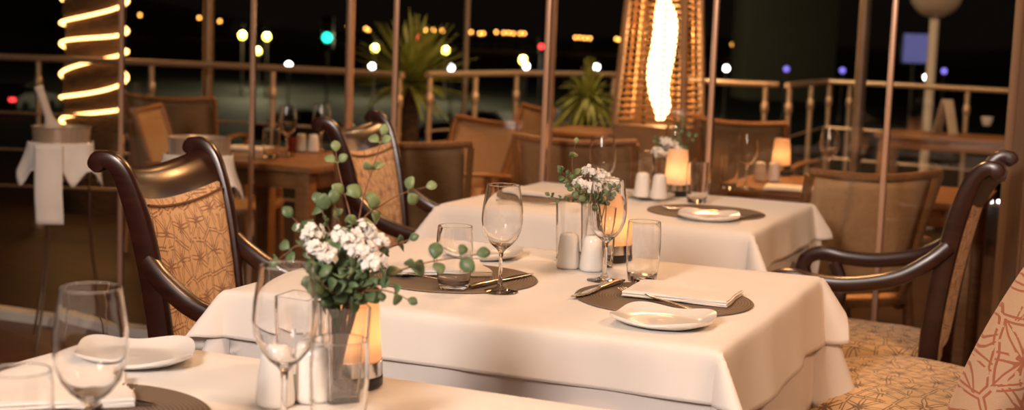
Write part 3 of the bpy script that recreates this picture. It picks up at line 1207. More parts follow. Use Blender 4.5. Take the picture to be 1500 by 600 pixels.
# bouquet: eucalyptus branches and white flower sprigs
def leaf_into(b, base, d, size, up, rnd, wide=0.85):
    d = d.normalized()
    sd = d.cross(up)
    if sd.length < 0.1:
        sd = d.orthogonal()
    sd.normalize()
    nm = sd.cross(d)
    rows = []
    for i in range(7):
        t = i / 6
        wd = size * wide * 0.5 * (math.sin(math.pi * min(1, t * 0.93 + 0.03)) ** 0.75)
        c = base + d * (size * t) + nm * (size * 0.10 * math.sin(math.pi * t))
        rows.append([c - sd * wd + nm * wd * 0.25, c, c + sd * wd + nm * wd * 0.25])
    vs = [[b.b.verts.new(p) for p in r] for r in rows]
    for i in range(6):
        for j in range(2):
            b.b.faces.new((vs[i][j], vs[i][j + 1], vs[i + 1][j + 1], vs[i + 1][j]))


def branch(pts, label, group, leaf=0.022, step=0.026, material='leaf', stemmat='twig', start=0.3, seed=1, r=0.0013, wide=0.85):
    rnd = random.Random(seed)
    P = spline(pts, 10)
    o = empty('eucalyptus_branch', P[0])
    tag(o, label, 'branch', group)
    off = P[0]
    n = len(P)
    MB().tube([p - off for p in P], [r * (1.3 - 0.9 * i / n) for i in range(n)], 6).build('stem', M[stemmat], o)
    b = MB()
    L, acc = 0, 0
    tot = sum((P[i + 1] - P[i]).length for i in range(n - 1))
    for i in range(n - 1):
        seg = P[i + 1] - P[i]
        L += seg.length
        acc += seg.length
        if L / tot < start or acc < step:
            continue
        acc = 0
        t = seg.normalized()
        sd = t.orthogonal().normalized()
        sd.rotate(Matrix.Rotation(rnd.uniform(0, 6.28), 3, t))
        for s in (-1, 1):
            d = sd * s + t * rnd.uniform(0.25, 0.7) + Vector((0, 0, rnd.uniform(-0.15, 0.25)))
            up = Vector((rnd.uniform(-0.6, 0.6), -0.8, rnd.uniform(0.1, 0.8)))
            sz = leaf * rnd.uniform(0.75, 1.15) * (1.1 - 0.45 * L / tot)
            q = P[i] - off + d.normalized() * 0.003
            b.tube([P[i] - off, q], 0.0006, 5)
            leaf_into(b, q, d, sz, up, rnd, wide)
    t = (P[-1] - P[-2])
    leaf_into(b, P[-1] - off, t + Vector((0.0001, 0, 0)), leaf * 0.6, Vector((0.2, -0.8, 0.4)), rnd, wide)
    lo = b.build('foliage', M[material], o, angle=80, fix=False)
    solid(lo, 0.0005, 0)
    return o


def flower(root, pts, label, group, n=26, size=0.024, seed=1, petal=0.0060):
    rnd = random.Random(seed)
    P = spline([root] + list(pts), 8)
    o = empty('flower_sprig', P[0])
    tag(o, label, 'flower', group)
    MB().tube([p - P[0] for p in P], [0.0017 - 0.0006 * i / len(P) for i in range(len(P))], 6).build('stem', M['stem'], o)
    b = MB()
    c = P[-1] - P[0]
    for k in range(n):
        d = Vector((rnd.gauss(0, 1), rnd.gauss(0, 1), rnd.gauss(0, 0.8)))
        d = d.normalized() * size * rnd.uniform(0.25, 0.85)
        d.z = d.z * 0.7
        q = c + d
        nrm = (d.normalized() + Vector((0, -0.3, 0.5))).normalized()
        a1 = nrm.orthogonal().normalized()
        a2 = nrm.cross(a1)
        for m5 in range(5):
            a = 2 * math.pi * m5 / 5 + k
            dd = (a1 * math.cos(a) + a2 * math.sin(a)) * 1.0 + nrm * 0.5
            leaf_into(b, q, dd, petal * rnd.uniform(0.85, 1.25), nrm, rnd, 0.95)
    bl = b.build('blossom', M['petal'], o, angle=80, fix=False)
    solid(bl, 0.0006, 0)
    return o


# large bouquet
g1 = 'eucalyptus branches of the near bouquet'
D0 = VF.y
inside = [VF + Vector((-0.010 + random.uniform(-0.006, 0.006), random.uniform(-0.008, 0.008), 0.030)) for _ in range(24)]
mouth = VF + Vector((0, 0, 0.125))


def px(x, y, dd=0.0):
    return atd(x, y, D0 + dd)


def bq(i, pts, label, **kw):
    mo = mouth + Vector((-.004 + random.uniform(-0.009, 0.009), random.uniform(-0.012, 0.012), 0.004))
    first = pts[0]
    mo.x += 0.012 * (1 if first.x > mouth.x else -1)
    return branch([inside[i], mo] + pts, label, g1, seed=40 + i, **kw)


bq(0, [px(522, 350, .02), px(532, 290, .05), px(550, 235, .06), px(560, 198, .07)], 'tall sparse branch of the near bouquet rising in front of the far armchair back', leaf=0.026, step=0.035, material='leaf_pale', start=0.62)
bq(1, [px(528, 330, .03), px(560, 300, .06), px(590, 283, .08), px(624, 274, .09)], 'thin branch of the near bouquet arching right towards the empty terrace chair', leaf=0.026, step=0.06, material='leaf_pale', start=0.72)
bq(2, [px(515, 330, .03), px(505, 285, .05), px(496, 248, .06), px(492, 222, .07)], 'sparse upright branch of the near bouquet left of the tallest one', leaf=0.026, step=0.04, material='leaf_pale', start=0.66)
bq(3, [px(560, 408, -.02), px(610, 388, -.03), px(660, 378, -.03), px(698, 372, -.02)], 'long branch of the near bouquet trailing right in front of the tumbler', leaf=0.030, step=0.030, start=0.45)
bq(4, [px(545, 425, -.03), px(575, 428, -.05), px(597, 438, -.05)], 'short branch of the near bouquet drooping right below the white flowers', leaf=0.022, step=0.018, start=0.45)
bq(5, [px(465, 390, -.02), px(440, 360, -.03), px(418, 372, -.03), px(405, 382, -.03)], 'branch of the near bouquet reaching furthest left', leaf=0.023, step=0.018, start=0.55)
bq(6, [px(470, 370, 0), px(450, 340, .0), px(428, 318, .0)], 'branch of the near bouquet with round leaves at its upper left', leaf=0.029, step=0.024, start=0.55)
bq(7, [px(488, 360, .03), px(478, 325, .04), px(468, 300, .05)], 'leafy branch of the near bouquet standing behind the left blossoms', leaf=0.031, step=0.020, start=0.5)
bq(8, [px(500, 350, .03), px(495, 320, .03), px(490, 298, .03)], 'leafy branch of the near bouquet between the white blossoms', leaf=0.031, step=0.020, start=0.5)
bq(9, [px(488, 430, -.02), px(472, 415, -.035), px(462, 400, -.04)], 'short dense branch of the near bouquet over the vase rim on the left', leaf=0.031, step=0.009, start=0.66)
bq(10, [px(505, 425, -.02), px(512, 405, -.03), px(520, 392, -.03)], 'short dense branch of the near bouquet over the vase rim in the middle', leaf=0.026, step=0.009, start=0.66, wide=0.45)
bq(11, [px(520, 428, -.02), px(535, 415, -.02), px(548, 400, -.02)], 'short dense branch of the near bouquet over the vase rim on the right', leaf=0.031, step=0.009, start=0.66, wide=0.5)
bq(12, [px(498, 425, -.01), px(494, 400, -.02), px(486, 372, -.02)], 'dense leafy branch of the near bouquet under the left blossoms', leaf=0.032, step=0.009, start=0.66)
bq(13, [px(510, 420, -.01), px(512, 395, -.01), px(506, 372, -.02)], 'dense leafy branch of the near bouquet under the middle blossoms', leaf=0.027, step=0.009, start=0.66, wide=0.5)
bq(14, [px(560, 372, .02), px(590, 355, .03), px(600, 350, .03)], 'pale branch of the near bouquet behind the right blossoms', leaf=0.022, step=0.02, start=0.5)
gf = 'white flower sprigs of the near bouquet'
for i, (x, y, dd, n, sz, lab) in enumerate((
    (455, 338, -.01, 22, .019, 'white flower head at the upper left of the near bouquet'),
    (462, 362, -.025, 24, .019, 'white flower head at the left side of the near bouquet'),
    (480, 372, -.035, 18, .017, 'white flower head low on the left of the near bouquet'),
    (512, 352, -.02, 30, .024, 'large white flower head in the middle of the near bouquet'),
    (532, 338, .0, 24, .020, 'white flower head at the top of the near bouquet'),
    (530, 366, -.03, 26, .021, 'white flower head right of the middle of the near bouquet'),
    (552, 352, -.01, 18, .017, 'small white flower head at the far right of the near bouquet'),
    (546, 384, -.035, 24, .020, 'lowest white flower head on the right of the near bouquet'),
    (498, 345, .01, 18, .017, 'white flower head behind the middle of the near bouquet'),
)):
    root = VF + Vector((-.010 + random.uniform(-.006, .006), random.uniform(-.008, .008), .03))
    mo = mouth + Vector((-.004 + random.uniform(-.009, .009), random.uniform(-.012, .012), .0))
    tgt = px(x, y, dd)
    flower(root, [mo, mo.lerp(tgt, 0.6) + Vector((0, 0, .008)), tgt], lab, gf, n, sz, 60 + i)

# middle bouquet
gm, gmf = 'eucalyptus branches of the middle bouquet', 'white flower sprigs of the middle bouquet'


def px2(x, y, dd=0.0):
    return atd(x, y, VM.y + dd)


mm = VM + Vector((0, 0, .125))
for i, (pts, lab, kw) in enumerate((
    ([px2(850, 285), px2(832, 262, .01), px2(822, 250, .01)], 'leafy branch at the left of the middle bouquet', dict(leaf=.022, step=.012, start=.6)),
    ([px2(845, 270, .02), px2(838, 240, .03), px2(843, 210, .04)], 'tall sparse branch above the middle bouquet', dict(leaf=.022, step=.04, material='leaf_pale', start=.55)),
    ([px2(862, 290, -.03), px2(852, 280, -.04), px2(840, 278, -.04)], 'short branch at the front of the middle bouquet', dict(leaf=.022, step=.01, start=.68)),
    ([px2(890, 292, -.02), px2(896, 280, -.03), px2(905, 275, -.03)], 'short branch at the right of the middle bouquet', dict(leaf=.022, step=.01, start=.68)),
    ([px2(876, 300, -.02), px2(876, 285, -.02), px2(872, 270, -.02)], 'upright branch in the middle of the middle bouquet', dict(leaf=.024, step=.01, start=.65)),
    ([px2(830, 292, -.01), px2(815, 290, -.01), px2(805, 286, -.01)], 'thin branch reaching left from the middle bouquet', dict(leaf=.018, step=.015, start=.62)),
)):
    branch([VM + Vector((random.uniform(-.01, .01), random.uniform(-.01, .01), .03)), mm + Vector((.02 * (1 if pts[0].x > mm.x else -1) * .7, 0, .003))] + pts, lab, gm, seed=90 + i, **kw)
for i, (x, y, dd, lab) in enumerate((
    (866, 250, 0, 'top white flower head of the middle bouquet'), (882, 258, .0, 'right white flower head of the middle bouquet'),
    (853, 268, -.02, 'left white flower head of the middle bouquet'), (870, 274, -.03, 'front white flower head of the middle bouquet'),
    (898, 266, .01, 'rightmost white flower head of the middle bouquet, seen through the wine glass'))):
    tgt = px2(x, y, dd)
    flower(VM + Vector((random.uniform(-.01, .01), random.uniform(-.01, .01), .03)), [mm + Vector((random.uniform(-.012, .012), 0, 0)), tgt], lab, gmf, 30, .020, 120 + i)


# far bouquet
def px3(x, y, dd=0.0):
    return atd(x, y, VR.y + dd)


mm = VR + Vector((0, 0, .125))
for i, (x, y, lab) in enumerate(((966, 222, 'left white flower head of the far bouquet'), (977, 208, 'top white flower head of the far bouquet'), (990, 218, 'right white flower head of the far bouquet'), (978, 226, 'lower white flower head of the far bouquet'))):
    flower(VR + Vector((random.uniform(-.01, .01), random.uniform(-.01, .01), .03)), [mm, px3(x, y)], lab, 'white flower sprigs of the far bouquet', 34, .028, 150 + i, .009)
for i, (pts, lab) in enumerate((([px3(985, 215), px3(992, 195), px3(998, 180)], 'tall leafy branch above the far bouquet'), ([px3(990, 225), px3(1008, 205), px3(1016, 200)], 'leafy branch at the right of the far bouquet'), ([px3(975, 228), px3(968, 214), px3(962, 204)], 'leafy branch at the left of the far bouquet'))):
    branch([VR + Vector((0, 0.004 * i, .03)), mm + Vector((0.01, 0, 0))] + pts, lab, 'eucalyptus branches of the far bouquet', seed=170 + i, leaf=.026, step=.013, start=.62)


# ------------------------------------------------------------------ curtain and scarf
def curtain():
    b = MB()
    n = 120

    def f(i, j):
        u = 0.75 * i
        a = i * 2 * math.pi * 9
        return Vector((u + 0.012 * math.sin(2 * a), 0.045 * math.sin(a) * (0.75 + 0.25 * j) + 0.008 * math.sin(a * 2.3 + 4 * j), 0.02 + 2.5 * j))
    b.grid(f, n, 12)
    o = b.build('curtain', M['curtain'], angle=80)
    solid(o, 0.003, 0)
    o.location = W(-0.285, 4.30)
    o.rotation_euler = (0, 0, TH)
    tag(o, 'brown pleated curtain hanging at the right edge', 'curtain')


curtain()


def scarf():
    cr, sr = math.cos(UC_ROT), math.sin(UC_ROT)
    pts = []
    for k in range(9):
        t = 0.98 - 0.62 * k / 8
        z = 0.24 + 0.72 * t
        x = -0.285 - 0.05 * t - 0.20 * t * t - 0.150 + 0.012 * math.sin(k * 1.7)
        pts.append(Vector((x, 0.275 + 0.012 * math.cos(k * 1.3), z)))
    P = spline(pts, 5)
    b = MB()
    rings = []
    for i, p in enumerate(P):
        ring = []
        for q in range(28):
            a = 2 * math.pi * q / 28
            rad = 0.042 * (1 + 0.16 * math.sin(5 * a + i * 0.25) + 0.08 * math.sin(9 * a - i * 0.4)) * (0.85 + 0.3 * i / len(P))
            ring.append(p + Vector((0.75 * rad * math.cos(a), rad * math.sin(a), 0.006 * math.sin(3 * a))))
        rings.append(ring)
    b.rings(rings)
    o = b.build('scarf', M['scarf'], angle=80)
    o.location, o.rotation_euler = UC_LOC, (0, 0, UC_ROT)
    tag(o, 'mottled white and plum scarf hanging on the upholstered chair at the right frame edge', 'scarf')


scarf()

# ------------------------------------------------------------------ ice buckets
def make_bucket(px_top, py_top, ztop, d, label_b, label_n, with_bottle):
    top = atd(px_top, py_top, d)
    base = Vector((top.x, top.y, 0))
    zt = top.z
    r = empty('ice_bucket', (base.x, base.y, 0))
    tag(r, label_b, 'ice bucket', 'steel ice buckets on stands')
    h = 0.20
    MB().lathe([(0, zt - h), (0.075, zt - h), (0.085, zt - h + 0.006), (0.100, zt - 0.08), (0.106, zt - 0.004), (0.110, zt), (0.106, zt + 0.001), (0.103, zt - 0.004), (0.097, zt - 0.08), (0.08, zt - h + 0.012), (0, zt - h + 0.012)], 40).build('bucket', M['brushed'], r)
    b = MB()
    rr = 0.101
    b.tube([(rr * 1.06 * math.cos(2 * math.pi * k / 32), rr * 1.06 * math.sin(2 * math.pi * k / 32), zt - 0.06) for k in range(33)], 0.005, 8)
    b.build('stand_ring', M['steel'], r)
    for k in range(3):
        a = 2 * math.pi * k / 3 + 0.35
        c, s = math.cos(a), math.sin(a)
        MB().tube(spline([(0.107 * c, 0.107 * s, zt - 0.06), (0.10 * c, 0.10 * s, 0.5), (0.125 * c, 0.125 * s, 0.25), (0.19 * c, 0.19 * s, 0.008)], 8), 0.0055, 8).build('leg', M['steel'], r)
    # napkin draped round the bucket with a long tail in front
    b = MB()

    def f(i, j):
        a = R(180 + 20) + i * R(300)
        fold = 0.010 * math.sin(9 * i * math.pi + 1) * (0.3 + j)
        rad = 0.1145 + 0.012 * j + fold + 0.03 * j * j * (0.5 + 0.5 * math.sin(5 * math.pi * i))
        drop = 0.10 + 0.06 * math.sin(7 * math.pi * i) ** 2
        return Vector((rad * math.cos(a), rad * math.sin(a), zt - 0.055 - drop * j))
    b.grid(f, 60, 8)

    def g(i, j):
        x = -0.055 + 0.10 * i
        return Vector((x + 0.008 * j, -0.139 - 0.006 * math.sin(5 * i) - 0.01 * j + 0.004 * math.sin(8 * j), zt - 0.058 - 0.29 * j))
    b.grid(g, 10, 16)
    o = b.build('service_napkin', M['napkin'], angle=80)
    solid(o, 0.003, 1)
    o.location = (base.x, base.y, 0)
    tag(o, label_n, 'napkin', 'napkins draped on ice buckets')
    if with_bottle:
        bt = empty('wine_bottle')
        MB().lathe([(0, 0), (0.034, 0), (0.036, 0.004), (0.036, 0.14), (0.033, 0.165), (0.018, 0.195), (0.0145, 0.21), (0.0145, 0.30), (0, 0.30)], 28).build('body', M['black'], bt)
        MB().lathe([(0.0362, 0.10), (0.0366, 0.142), (0.0336, 0.166), (0.0187, 0.196), (0.0152, 0.211), (0.0156, 0.305), (0.0172, 0.307), (0.0172, 0.322), (0.015, 0.325), (0, 0.325)], 24).build('foil', M['paper'], bt)
        bt.location = (base.x + 0.020, base.y, zt - 0.160)
        bt.rotation_euler = (0, R(-19), 0)
        tag(bt, 'bottle with pale foil neck leaning out of the left ice bucket', 'bottle')
    return r


make_bucket(90, 185, 0.8, 5.28, 'steel ice bucket on a wire stand at the far left, white napkin round it', 'white napkin with long tail draped on the far left ice bucket', True)
make_bucket(292, 201, 0.8, 4.84, 'steel ice bucket half hidden behind the left armchair', 'white napkin hanging from the ice bucket behind the left armchair', False)

# ------------------------------------------------------------------ terrace furniture
def make_sling_chair(pale):
    r = empty('terrace_chair')
    sl = M['sling_lit'] if pale else M['sling']
    fm = M['teak']
    hw = 0.235

    def bx(z):
        return -0.19 - 0.34 * (z - 0.40)
    for s in (-1, 1):
        MB().sweep(spline([(bx(0.38), s * hw, 0.38), (bx(0.6), s * hw, 0.6), (bx(0.86), s * (hw + 0.012), 0.86)], 6), 0.026, 0.03, (0, 1, 0)).build('back_upright', fm, r)
    MB().tube(spline([(bx(0.865), -hw - 0.016, 0.868), (bx(0.86) - 0.028, -hw * 0.5, 0.857), (bx(0.86) - 0.038, 0, 0.853), (bx(0.86) - 0.028, hw * 0.5, 0.857), (bx(0.865), hw + 0.016, 0.868)], 6), 0.014, 10).build('top_bar', fm, r)
    b = MB()

    def f(i, j):
        y = (i * 2 - 1) * (hw - 0.012)
        z = 0.44 + 0.41 * j
        k = (1 - (i * 2 - 1) ** 2)
        return Vector((bx(z) - 0.036 * k * (0.4 + 0.6 * j), y, z - 0.008 * k * j))
    b.grid(f, 12, 12)
    solid(b.build('back_sling', sl, r, angle=80), 0.004, 0)
    b = MB()

    def g(i, j):
        y = (i * 2 - 1) * (hw - 0.012)
        x = -0.20 + 0.44 * j
        k = (1 - (i * 2 - 1) ** 2)
        return Vector((x, y, 0.425 - 0.02 * k + 0.01 * math.sin(3 * j)))
    b.grid(g, 12, 12)
    solid(b.build('seat_sling', sl, r, angle=80), 0.004, 0)
    b = MB()
    for s in (-1, 1):
        b.sweep([(-0.22, s * hw, 0.415), (0.25, s * hw, 0.43)], 0.024, 0.032, (0, 1, 0))
    b.box((0.245, 0, 0.425), (0.028, hw * 2, 0.03), 0.005)
    b.box((-0.20, 0, 0.405), (0.028, hw * 2, 0.03), 0.005)
    b.build('seat_frame', fm, r)
    for s in (-1, 1):
        MB().sweep(spline([(bx(0.64) - 0.01, s * (hw + 0.028), 0.63), (-0.1, s * (hw + 0.03), 0.645), (0.1, s * (hw + 0.03), 0.645), (0.25, s * (hw + 0.03), 0.63)], 5), 0.042, 0.02, (0, 1, 0)).build('arm', fm, r)
        MB().sweep([(0.22, s * (hw + 0.028), 0.63), (0.235, s * (hw + 0.028), 0.3), (0.25, s * (hw + 0.028), 0.0)], 0.03, 0.034, (0, 1, 0)).build('leg', fm, r)
        MB().sweep([(-0.16, s * (hw + 0.028), 0.63), (-0.22, s * (hw + 0.028), 0.3), (-0.29, s * (hw + 0.028), 0.0)], 0.03, 0.034, (0, 1, 0)).build('leg', fm, r)
    return r


sc1 = make_sling_chair(False)
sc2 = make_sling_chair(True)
tag(sc1, 'terrace sling chair right of the left terrace table, its unlit-toned back towards the room', 'chair', 'terrace sling chairs')
tag(sc2, 'lit-toned sling chair outside at the right, seen from behind through the glass', 'chair', 'terrace sling chairs')


def put(o, first, px_, py_, d, rz, lab):
    """px_, py_ = middle of the top bar"""
    top = atd(px_, py_, d)
    a = R(rz)
    base = Vector((top.x + 0.38 * math.cos(a), top.y + 0.38 * math.sin(a), DECK))
    if first:
        o.location, o.rotation_euler = base, (0, 0, a)
        o['label'] = lab
        return o
    return copy_tree(o, base, a, lab)


put(sc2, True, 1292, 252, 4.60, 110, 'lit-toned sling chair outside at the right, seen from behind through the glass')
put(sc1, True, 590, 212, 5.15, 90, 'terrace sling chair with unlit-toned back just right of the far left armchair')
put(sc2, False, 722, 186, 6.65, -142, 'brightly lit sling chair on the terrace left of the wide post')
put(sc1, False, 838, 219, 5.6, 75, 'low sling chair on the terrace behind the middle bouquet')
put(sc1, False, 795, 158, 8.0, 200, 'sling chair on the terrace behind the wide post, beside the small dark table')
put(sc1, False, 1082, 160, 7.4, 62, 'sling chair on the terrace right of the patio heater')
put(sc1, False, 245, 141, 7.6, 85, 'sling chair on the left of the terrace seen from behind under the rope light tree')
put(sc1, False, 205, 186, 6.6, 0, 'small looking sling chair on the left terrace behind the steel bucket')


def make_terrace_table(u0, u1, v0, v1, label, top=0.70, name='terrace_table'):
    r = empty(name, W((u0 + u1) / 2, (v0 + v1) / 2, DECK), TH)
    tag(r, label, 'table', 'wooden terrace tables')
    a, c, z = u1 - u0, v1 - v0, top - DECK
    b = MB()
    n = 7
    for k in range(n):
        b.box((0, -c / 2 + c * (k + 0.5) / n, z - 0.0125), (a, c / n - 0.004, 0.025), 0.003)
    b.build('tabletop', M['teak'], r)
    b = MB()
    for s in (-1, 1):
        b.box((0, s * (c / 2 - 0.05), z - 0.06), (a - 0.10, 0.024, 0.065), 0.003)
        b.box((s * (a / 2 - 0.05), 0, z - 0.06), (0.024, c - 0.10, 0.065), 0.003)
    b.build('apron', M['teak'], r)
    for sx in (-1, 1):
        for sy in (-1, 1):
            MB().box((sx * (a / 2 - 0.055), sy * (c / 2 - 0.055), (z - 0.027) / 2), (0.06, 0.06, z - 0.028), 0.004).build('leg', M['teak'], r)
    return r


make_terrace_table(-3.45, -2.78, 4.64, 5.35, 'wooden terrace table at the left with glasses, behind the glass wall')
make_terrace_table(-1.34, -0.40, 5.16, 5.80, 'wooden terrace table at the right with the small glowing lamp')
pt = at(864, 190, 0.70)
make_terrace_table(pt.dot(EU) - 0.22, pt.dot(EU) + 0.22, pt.dot(EV) - 0.3, pt.dot(EV) + 0.3, 'small dark wooden table left of the patio heater')
pt = at(1420, 199, 0.70)
make_terrace_table(pt.dot(EU) - 0.55, pt.dot(EU) + 0.55, pt.dot(EV) - 0.28, pt.dot(EV) + 0.28, 'terrace table far back at the right next to the lamp post')
b = MB().lathe([(0, 0), (0.022, 0), (0.024, 0.003), (0.026, 0.06), (0.0235, 0.061), (0.021, 0.006), (0, 0.006)], 24)
cg = b.build('candle_glass', M['red_glass'], angle=50)
tag(cg, 'small red candle glass beside the left shaker on the left terrace table', 'candle', 'red candle glasses')
cg.location = at(427, 222, 0.702)
cup = MB().lathe([(0, 0), (0.025, 0), (0.030, 0.006), (0.042, 0.045), (0.044, 0.065), (0.041, 0.065), (0.039, 0.045), (0.027, 0.009), (0, 0.008)], 28).build('cup', M['porcelain'], angle=50)
tag(cup, 'white cup on the terrace table far back at the right', 'cup')
cup.location = at(1445, 184, 0.702)
mc = MB()
mc.box((0, -0.035, 0.11), (0.10, 0.004, 0.225), 0.001, Matrix.Rotation(R(-14), 3, 'X'))
mc.box((0, 0.035, 0.11), (0.10, 0.004, 0.225), 0.001, Matrix.Rotation(R(14), 3, 'X'))
mo_ = mc.build('menu_card', M['paper'])
tag(mo_, 'standing pale menu card in front of the white lamp post', 'menu card')
mo_.location = at(1384, 196, 0.7035)
mo_.rotation_euler = (0, 0, R(40))

# ------------------------------------------------------------------ patio heater
HP = atd(965, 178, 7.9)
HP.z = DECK
hr = empty('patio_heater', HP, R(-23))
tag(hr, 'pyramid patio heater with a tall flame behind slatted guards', 'heater')
HB, HT, Z0, Z1 = 0.195, 0.130, 0.80, 2.02     # half widths at the guard foot and head


def hwid(z):
    return HB + (HT - HB) * (z - Z0) / (Z1 - Z0)


hb = MB()
hb.rings([[Vector((sx * w_, sy * w_, z)) for sx, sy in ((1, 1), (-1, 1), (-1, -1), (1, -1))] for w_, z in ((0.24, 0.02), (0.24, 0.05), (hwid(Z0) + 0.005, Z0 - 0.02), (hwid(Z0) + 0.005, Z0))])
hb.build('base_cabinet', M['heater'], hr, smooth=False)
for sx in (-1, 1):
    for sy in (-1, 1):
        MB().sweep([(sx * hwid(z), sy * hwid(z), z) for z in (Z0 + 0.001, 1.4, Z1)], 0.036, 0.036, (1, 0, 0)).build('corner_post', M['heater'], hr)
for k in range(4):
    b = MB()
    rot = Matrix.Rotation(k * math.pi / 2, 3, 'Z')
    n = 34
    for i in range(n):
        z = Z0 + 0.03 + (Z1 - Z0 - 0.06) * i / (n - 1)
        w_ = hwid(z)
        b.tube([rot @ Vector((-w_ + 0.015, w_ - 0.006, z)), rot @ Vector((w_ - 0.015, w_ - 0.006, z))], 0.0065, 6)
    for q in (-0.34, 0.34):
        b.tube([rot @ Vector((q * hwid(z), hwid(z) - 0.012, z)) for z in (Z0 + 0.02, Z1 - 0.02)], 0.006, 6)
    b.build('guard', M['grille'], hr)
MB().lathe([(0.095, Z0 + 0.001), (0.095, Z1), (0.092, Z1), (0.092, Z0 + 0.001)], 32).build('glass_tube', M['glass_thin'], hr)
MB().box((0, 0, Z1 + 0.035), (0.36, 0.36, 0.05), 0.01).build('head', M['heater'], hr)
MB().box((0, 0, Z1 + 0.16), (0.62, 0.62, 0.02), 0.008).build('reflector', M['steel'], hr)
b = MB()
prof = [(0.012, Z0 + 0.03), (0.030, 0.90), (0.038, 1.0), (0.044, 1.15), (0.042, 1.32), (0.034, 1.44), (0.020, 1.50), (0.026, 1.56), (0.030, 1.66), (0.020, 1.78), (0.004, 1.86)]
rings = []
for k, p in enumerate(spline([(r_, 0, z) for r_, z in prof], 5)):
    cx, cy = 0.010 * math.sin(k * 0.35), 0.008 * math.cos(k * 0.27)
    p.x *= 1.45
    rings.append([Vector((cx + p.x * math.cos(a) * (1 + 0.15 * math.sin(3 * a + k * 0.4)), cy + p.x * math.sin(a) * (1 + 0.15 * math.cos(2 * a + k * .3)), p.z)) for a in [2 * math.pi * i / 16 for i in range(16)]])
b.rings(rings)
b.build('flame', M['flame'], hr, angle=80)
hl = lamp('heater_light', 'POINT', (0, 0, 1.3), 40, (1.0, 0.50, 0.18), 0.08)
hl.parent = hr


# ------------------------------------------------------------------ railings and posts on the terrace
RZ = 0.98


def railing(pts, posts, label, low=True, finial=True):
    P = [at(x, y, RZ) for x, y in pts]
    r = empty('railing', (P[0].x, P[0].y, DECK))
    tag(r, label, 'railing', 'steel terrace railings')
    off = Vector((P[0].x, P[0].y, DECK))
    MB().tube([p - off for p in P], 0.019, 12).build('handrail', M['brushed'], r)
    for (x, y) in posts:
        q = at(x, y, RZ) - off
        b = MB()
        b.tube([(q.x, q.y, 0.0), (q.x, q.y, RZ - DECK - 0.02)], 0.017, 10)
        b.lathe([(0, 0), (0.03, 0), (0.03, 0.03), (0.017, 0.04)], 12, (q.x, q.y, 0.0))
        b.lathe([(0.017, 0.84), (0.024, 0.85), (0.024, 0.90), (0.017, 0.91)], 12, (q.x, q.y, 0.0))
        b.build('baluster', M['brushed'], r)
    for z in (0.25, 0.47, 0.69):
        MB().tube([Vector((p.x, p.y, z)) - Vector((off.x, off.y, 0)) for p in P], 0.007, 8).build('cross_rail', M['brushed'], r)
    return r


railing([(-80, 80), (0, 83), (180, 90), (370, 98), (490, 104), (590, 110)], [(-60, 81), (56, 85), (222, 92), (400, 100), (585, 110)], 'steel railing running across the left half of the terrace')
railing([(626, 109), (760, 107), (915, 110), (1040, 120), (1140, 124)], [(630, 109), (697, 108), (757, 107), (900, 109), (1122, 123.5)], 'steel railing behind the patio heater')
railing([(1153, 125), (1180, 122), (1212, 119), (1345, 126), (1475, 133), (1560, 138)], [(1157, 125), (1189, 121.5), (1216, 119), (1246, 120.5), (1418, 130)], 'steel railing at the right of the terrace with close uprights')


def tall_post(x0, y0, d, rad, label, material, z1=3.0):
    p = atd(x0, y0, d)
    r = MB()
    r.tube([(0, 0, 0.02), (0, 0, z1)], rad, 18)
    r.lathe([(0, 0), (rad * 2, 0), (rad * 2, 0.012), (rad * 1.1, 0.02), (0, 0.02)], 20)
    o = r.build('terrace_post', material)
    o.location = (p.x, p.y, DECK)
    tag(o, label, 'post', 'tall terrace posts')
    return o


tall_post(305, 80, 8.9, 0.033, 'shiny round post beside the left railing under the street lamps', M['bronze'])
tall_post(512, 100, 6.3, 0.018, 'slim coppery post above the far left armchair', M['post'])
tall_post(683, 60, 9.3, 0.018, 'thin grey post right of the spiky plant', M['greypost'])
tall_post(808, 60, 5.3, 0.017, 'coppery post standing just right of a glass edge in the middle', M['post'])
tall_post(1262, 100, 6.5, 0.026, 'grey brown post left of the violet screen', M['greypost'])

# globe lamp on a white post
gp = atd(1372, -12, 10.2)
gl = empty('globe_lamp', (gp.x, gp.y, DECK))
tag(gl, 'white lamp post with a round glass globe at the top right', 'lamp post')
zc = gp.z - DECK
MB().lathe([(0, 0), (0.10, 0), (0.10, 0.03), (0.04, 0.05), (0.034, 0.06), (0.034, zc - 0.17), (0.045, zc - 0.165), (0.06, zc - 0.14), (0, zc - 0.14)], 20).build('post', M['white_paint'], gl)
MB().lathe([(0.058, zc - 0.16)] + [(0.19 * math.sin(R(a)), zc - 0.19 * math.cos(R(a))) for a in range(20, 180, 10)] + [(0, zc + 0.19)], 32).build('globe', M['globe'], gl, angle=60)

# ------------------------------------------------------------------ tree wrapped with a rope light
tp = atd(138, 120, 9.4)
tr = empty('rope_light_tree', (tp.x, tp.y, DECK))
tag(tr, 'palm trunk wound with glowing rope light at the upper left', 'tree')
b = MB()
rings = []
for k in range(40):
    z = k * 0.1
    rad = 0.185 + 0.012 * (k % 2) + 0.01 * math.sin(k)
    rings.append([Vector((rad * math.cos(2 * math.pi * i / 24), rad * math.sin(2 * math.pi * i / 24), z)) for i in range(24)])
b.rings(rings)
b.build('trunk', M['bark'], tr)
b = MB()
for seg in range(14):
    z0 = 0.55 + seg * 0.165
    pts = []
    for k in range(25):
        a = R(-205 + 250 * k / 24)
        wob = 0.02 * math.sin(seg * 2.3 + k * 0.2)
        pts.append((0.212 * math.cos(a), 0.212 * math.sin(a), z0 + 0.19 * k / 24 + wob))
    b.tube(pts, 0.0095, 8)
b.build('rope_light', M['rope'], tr)


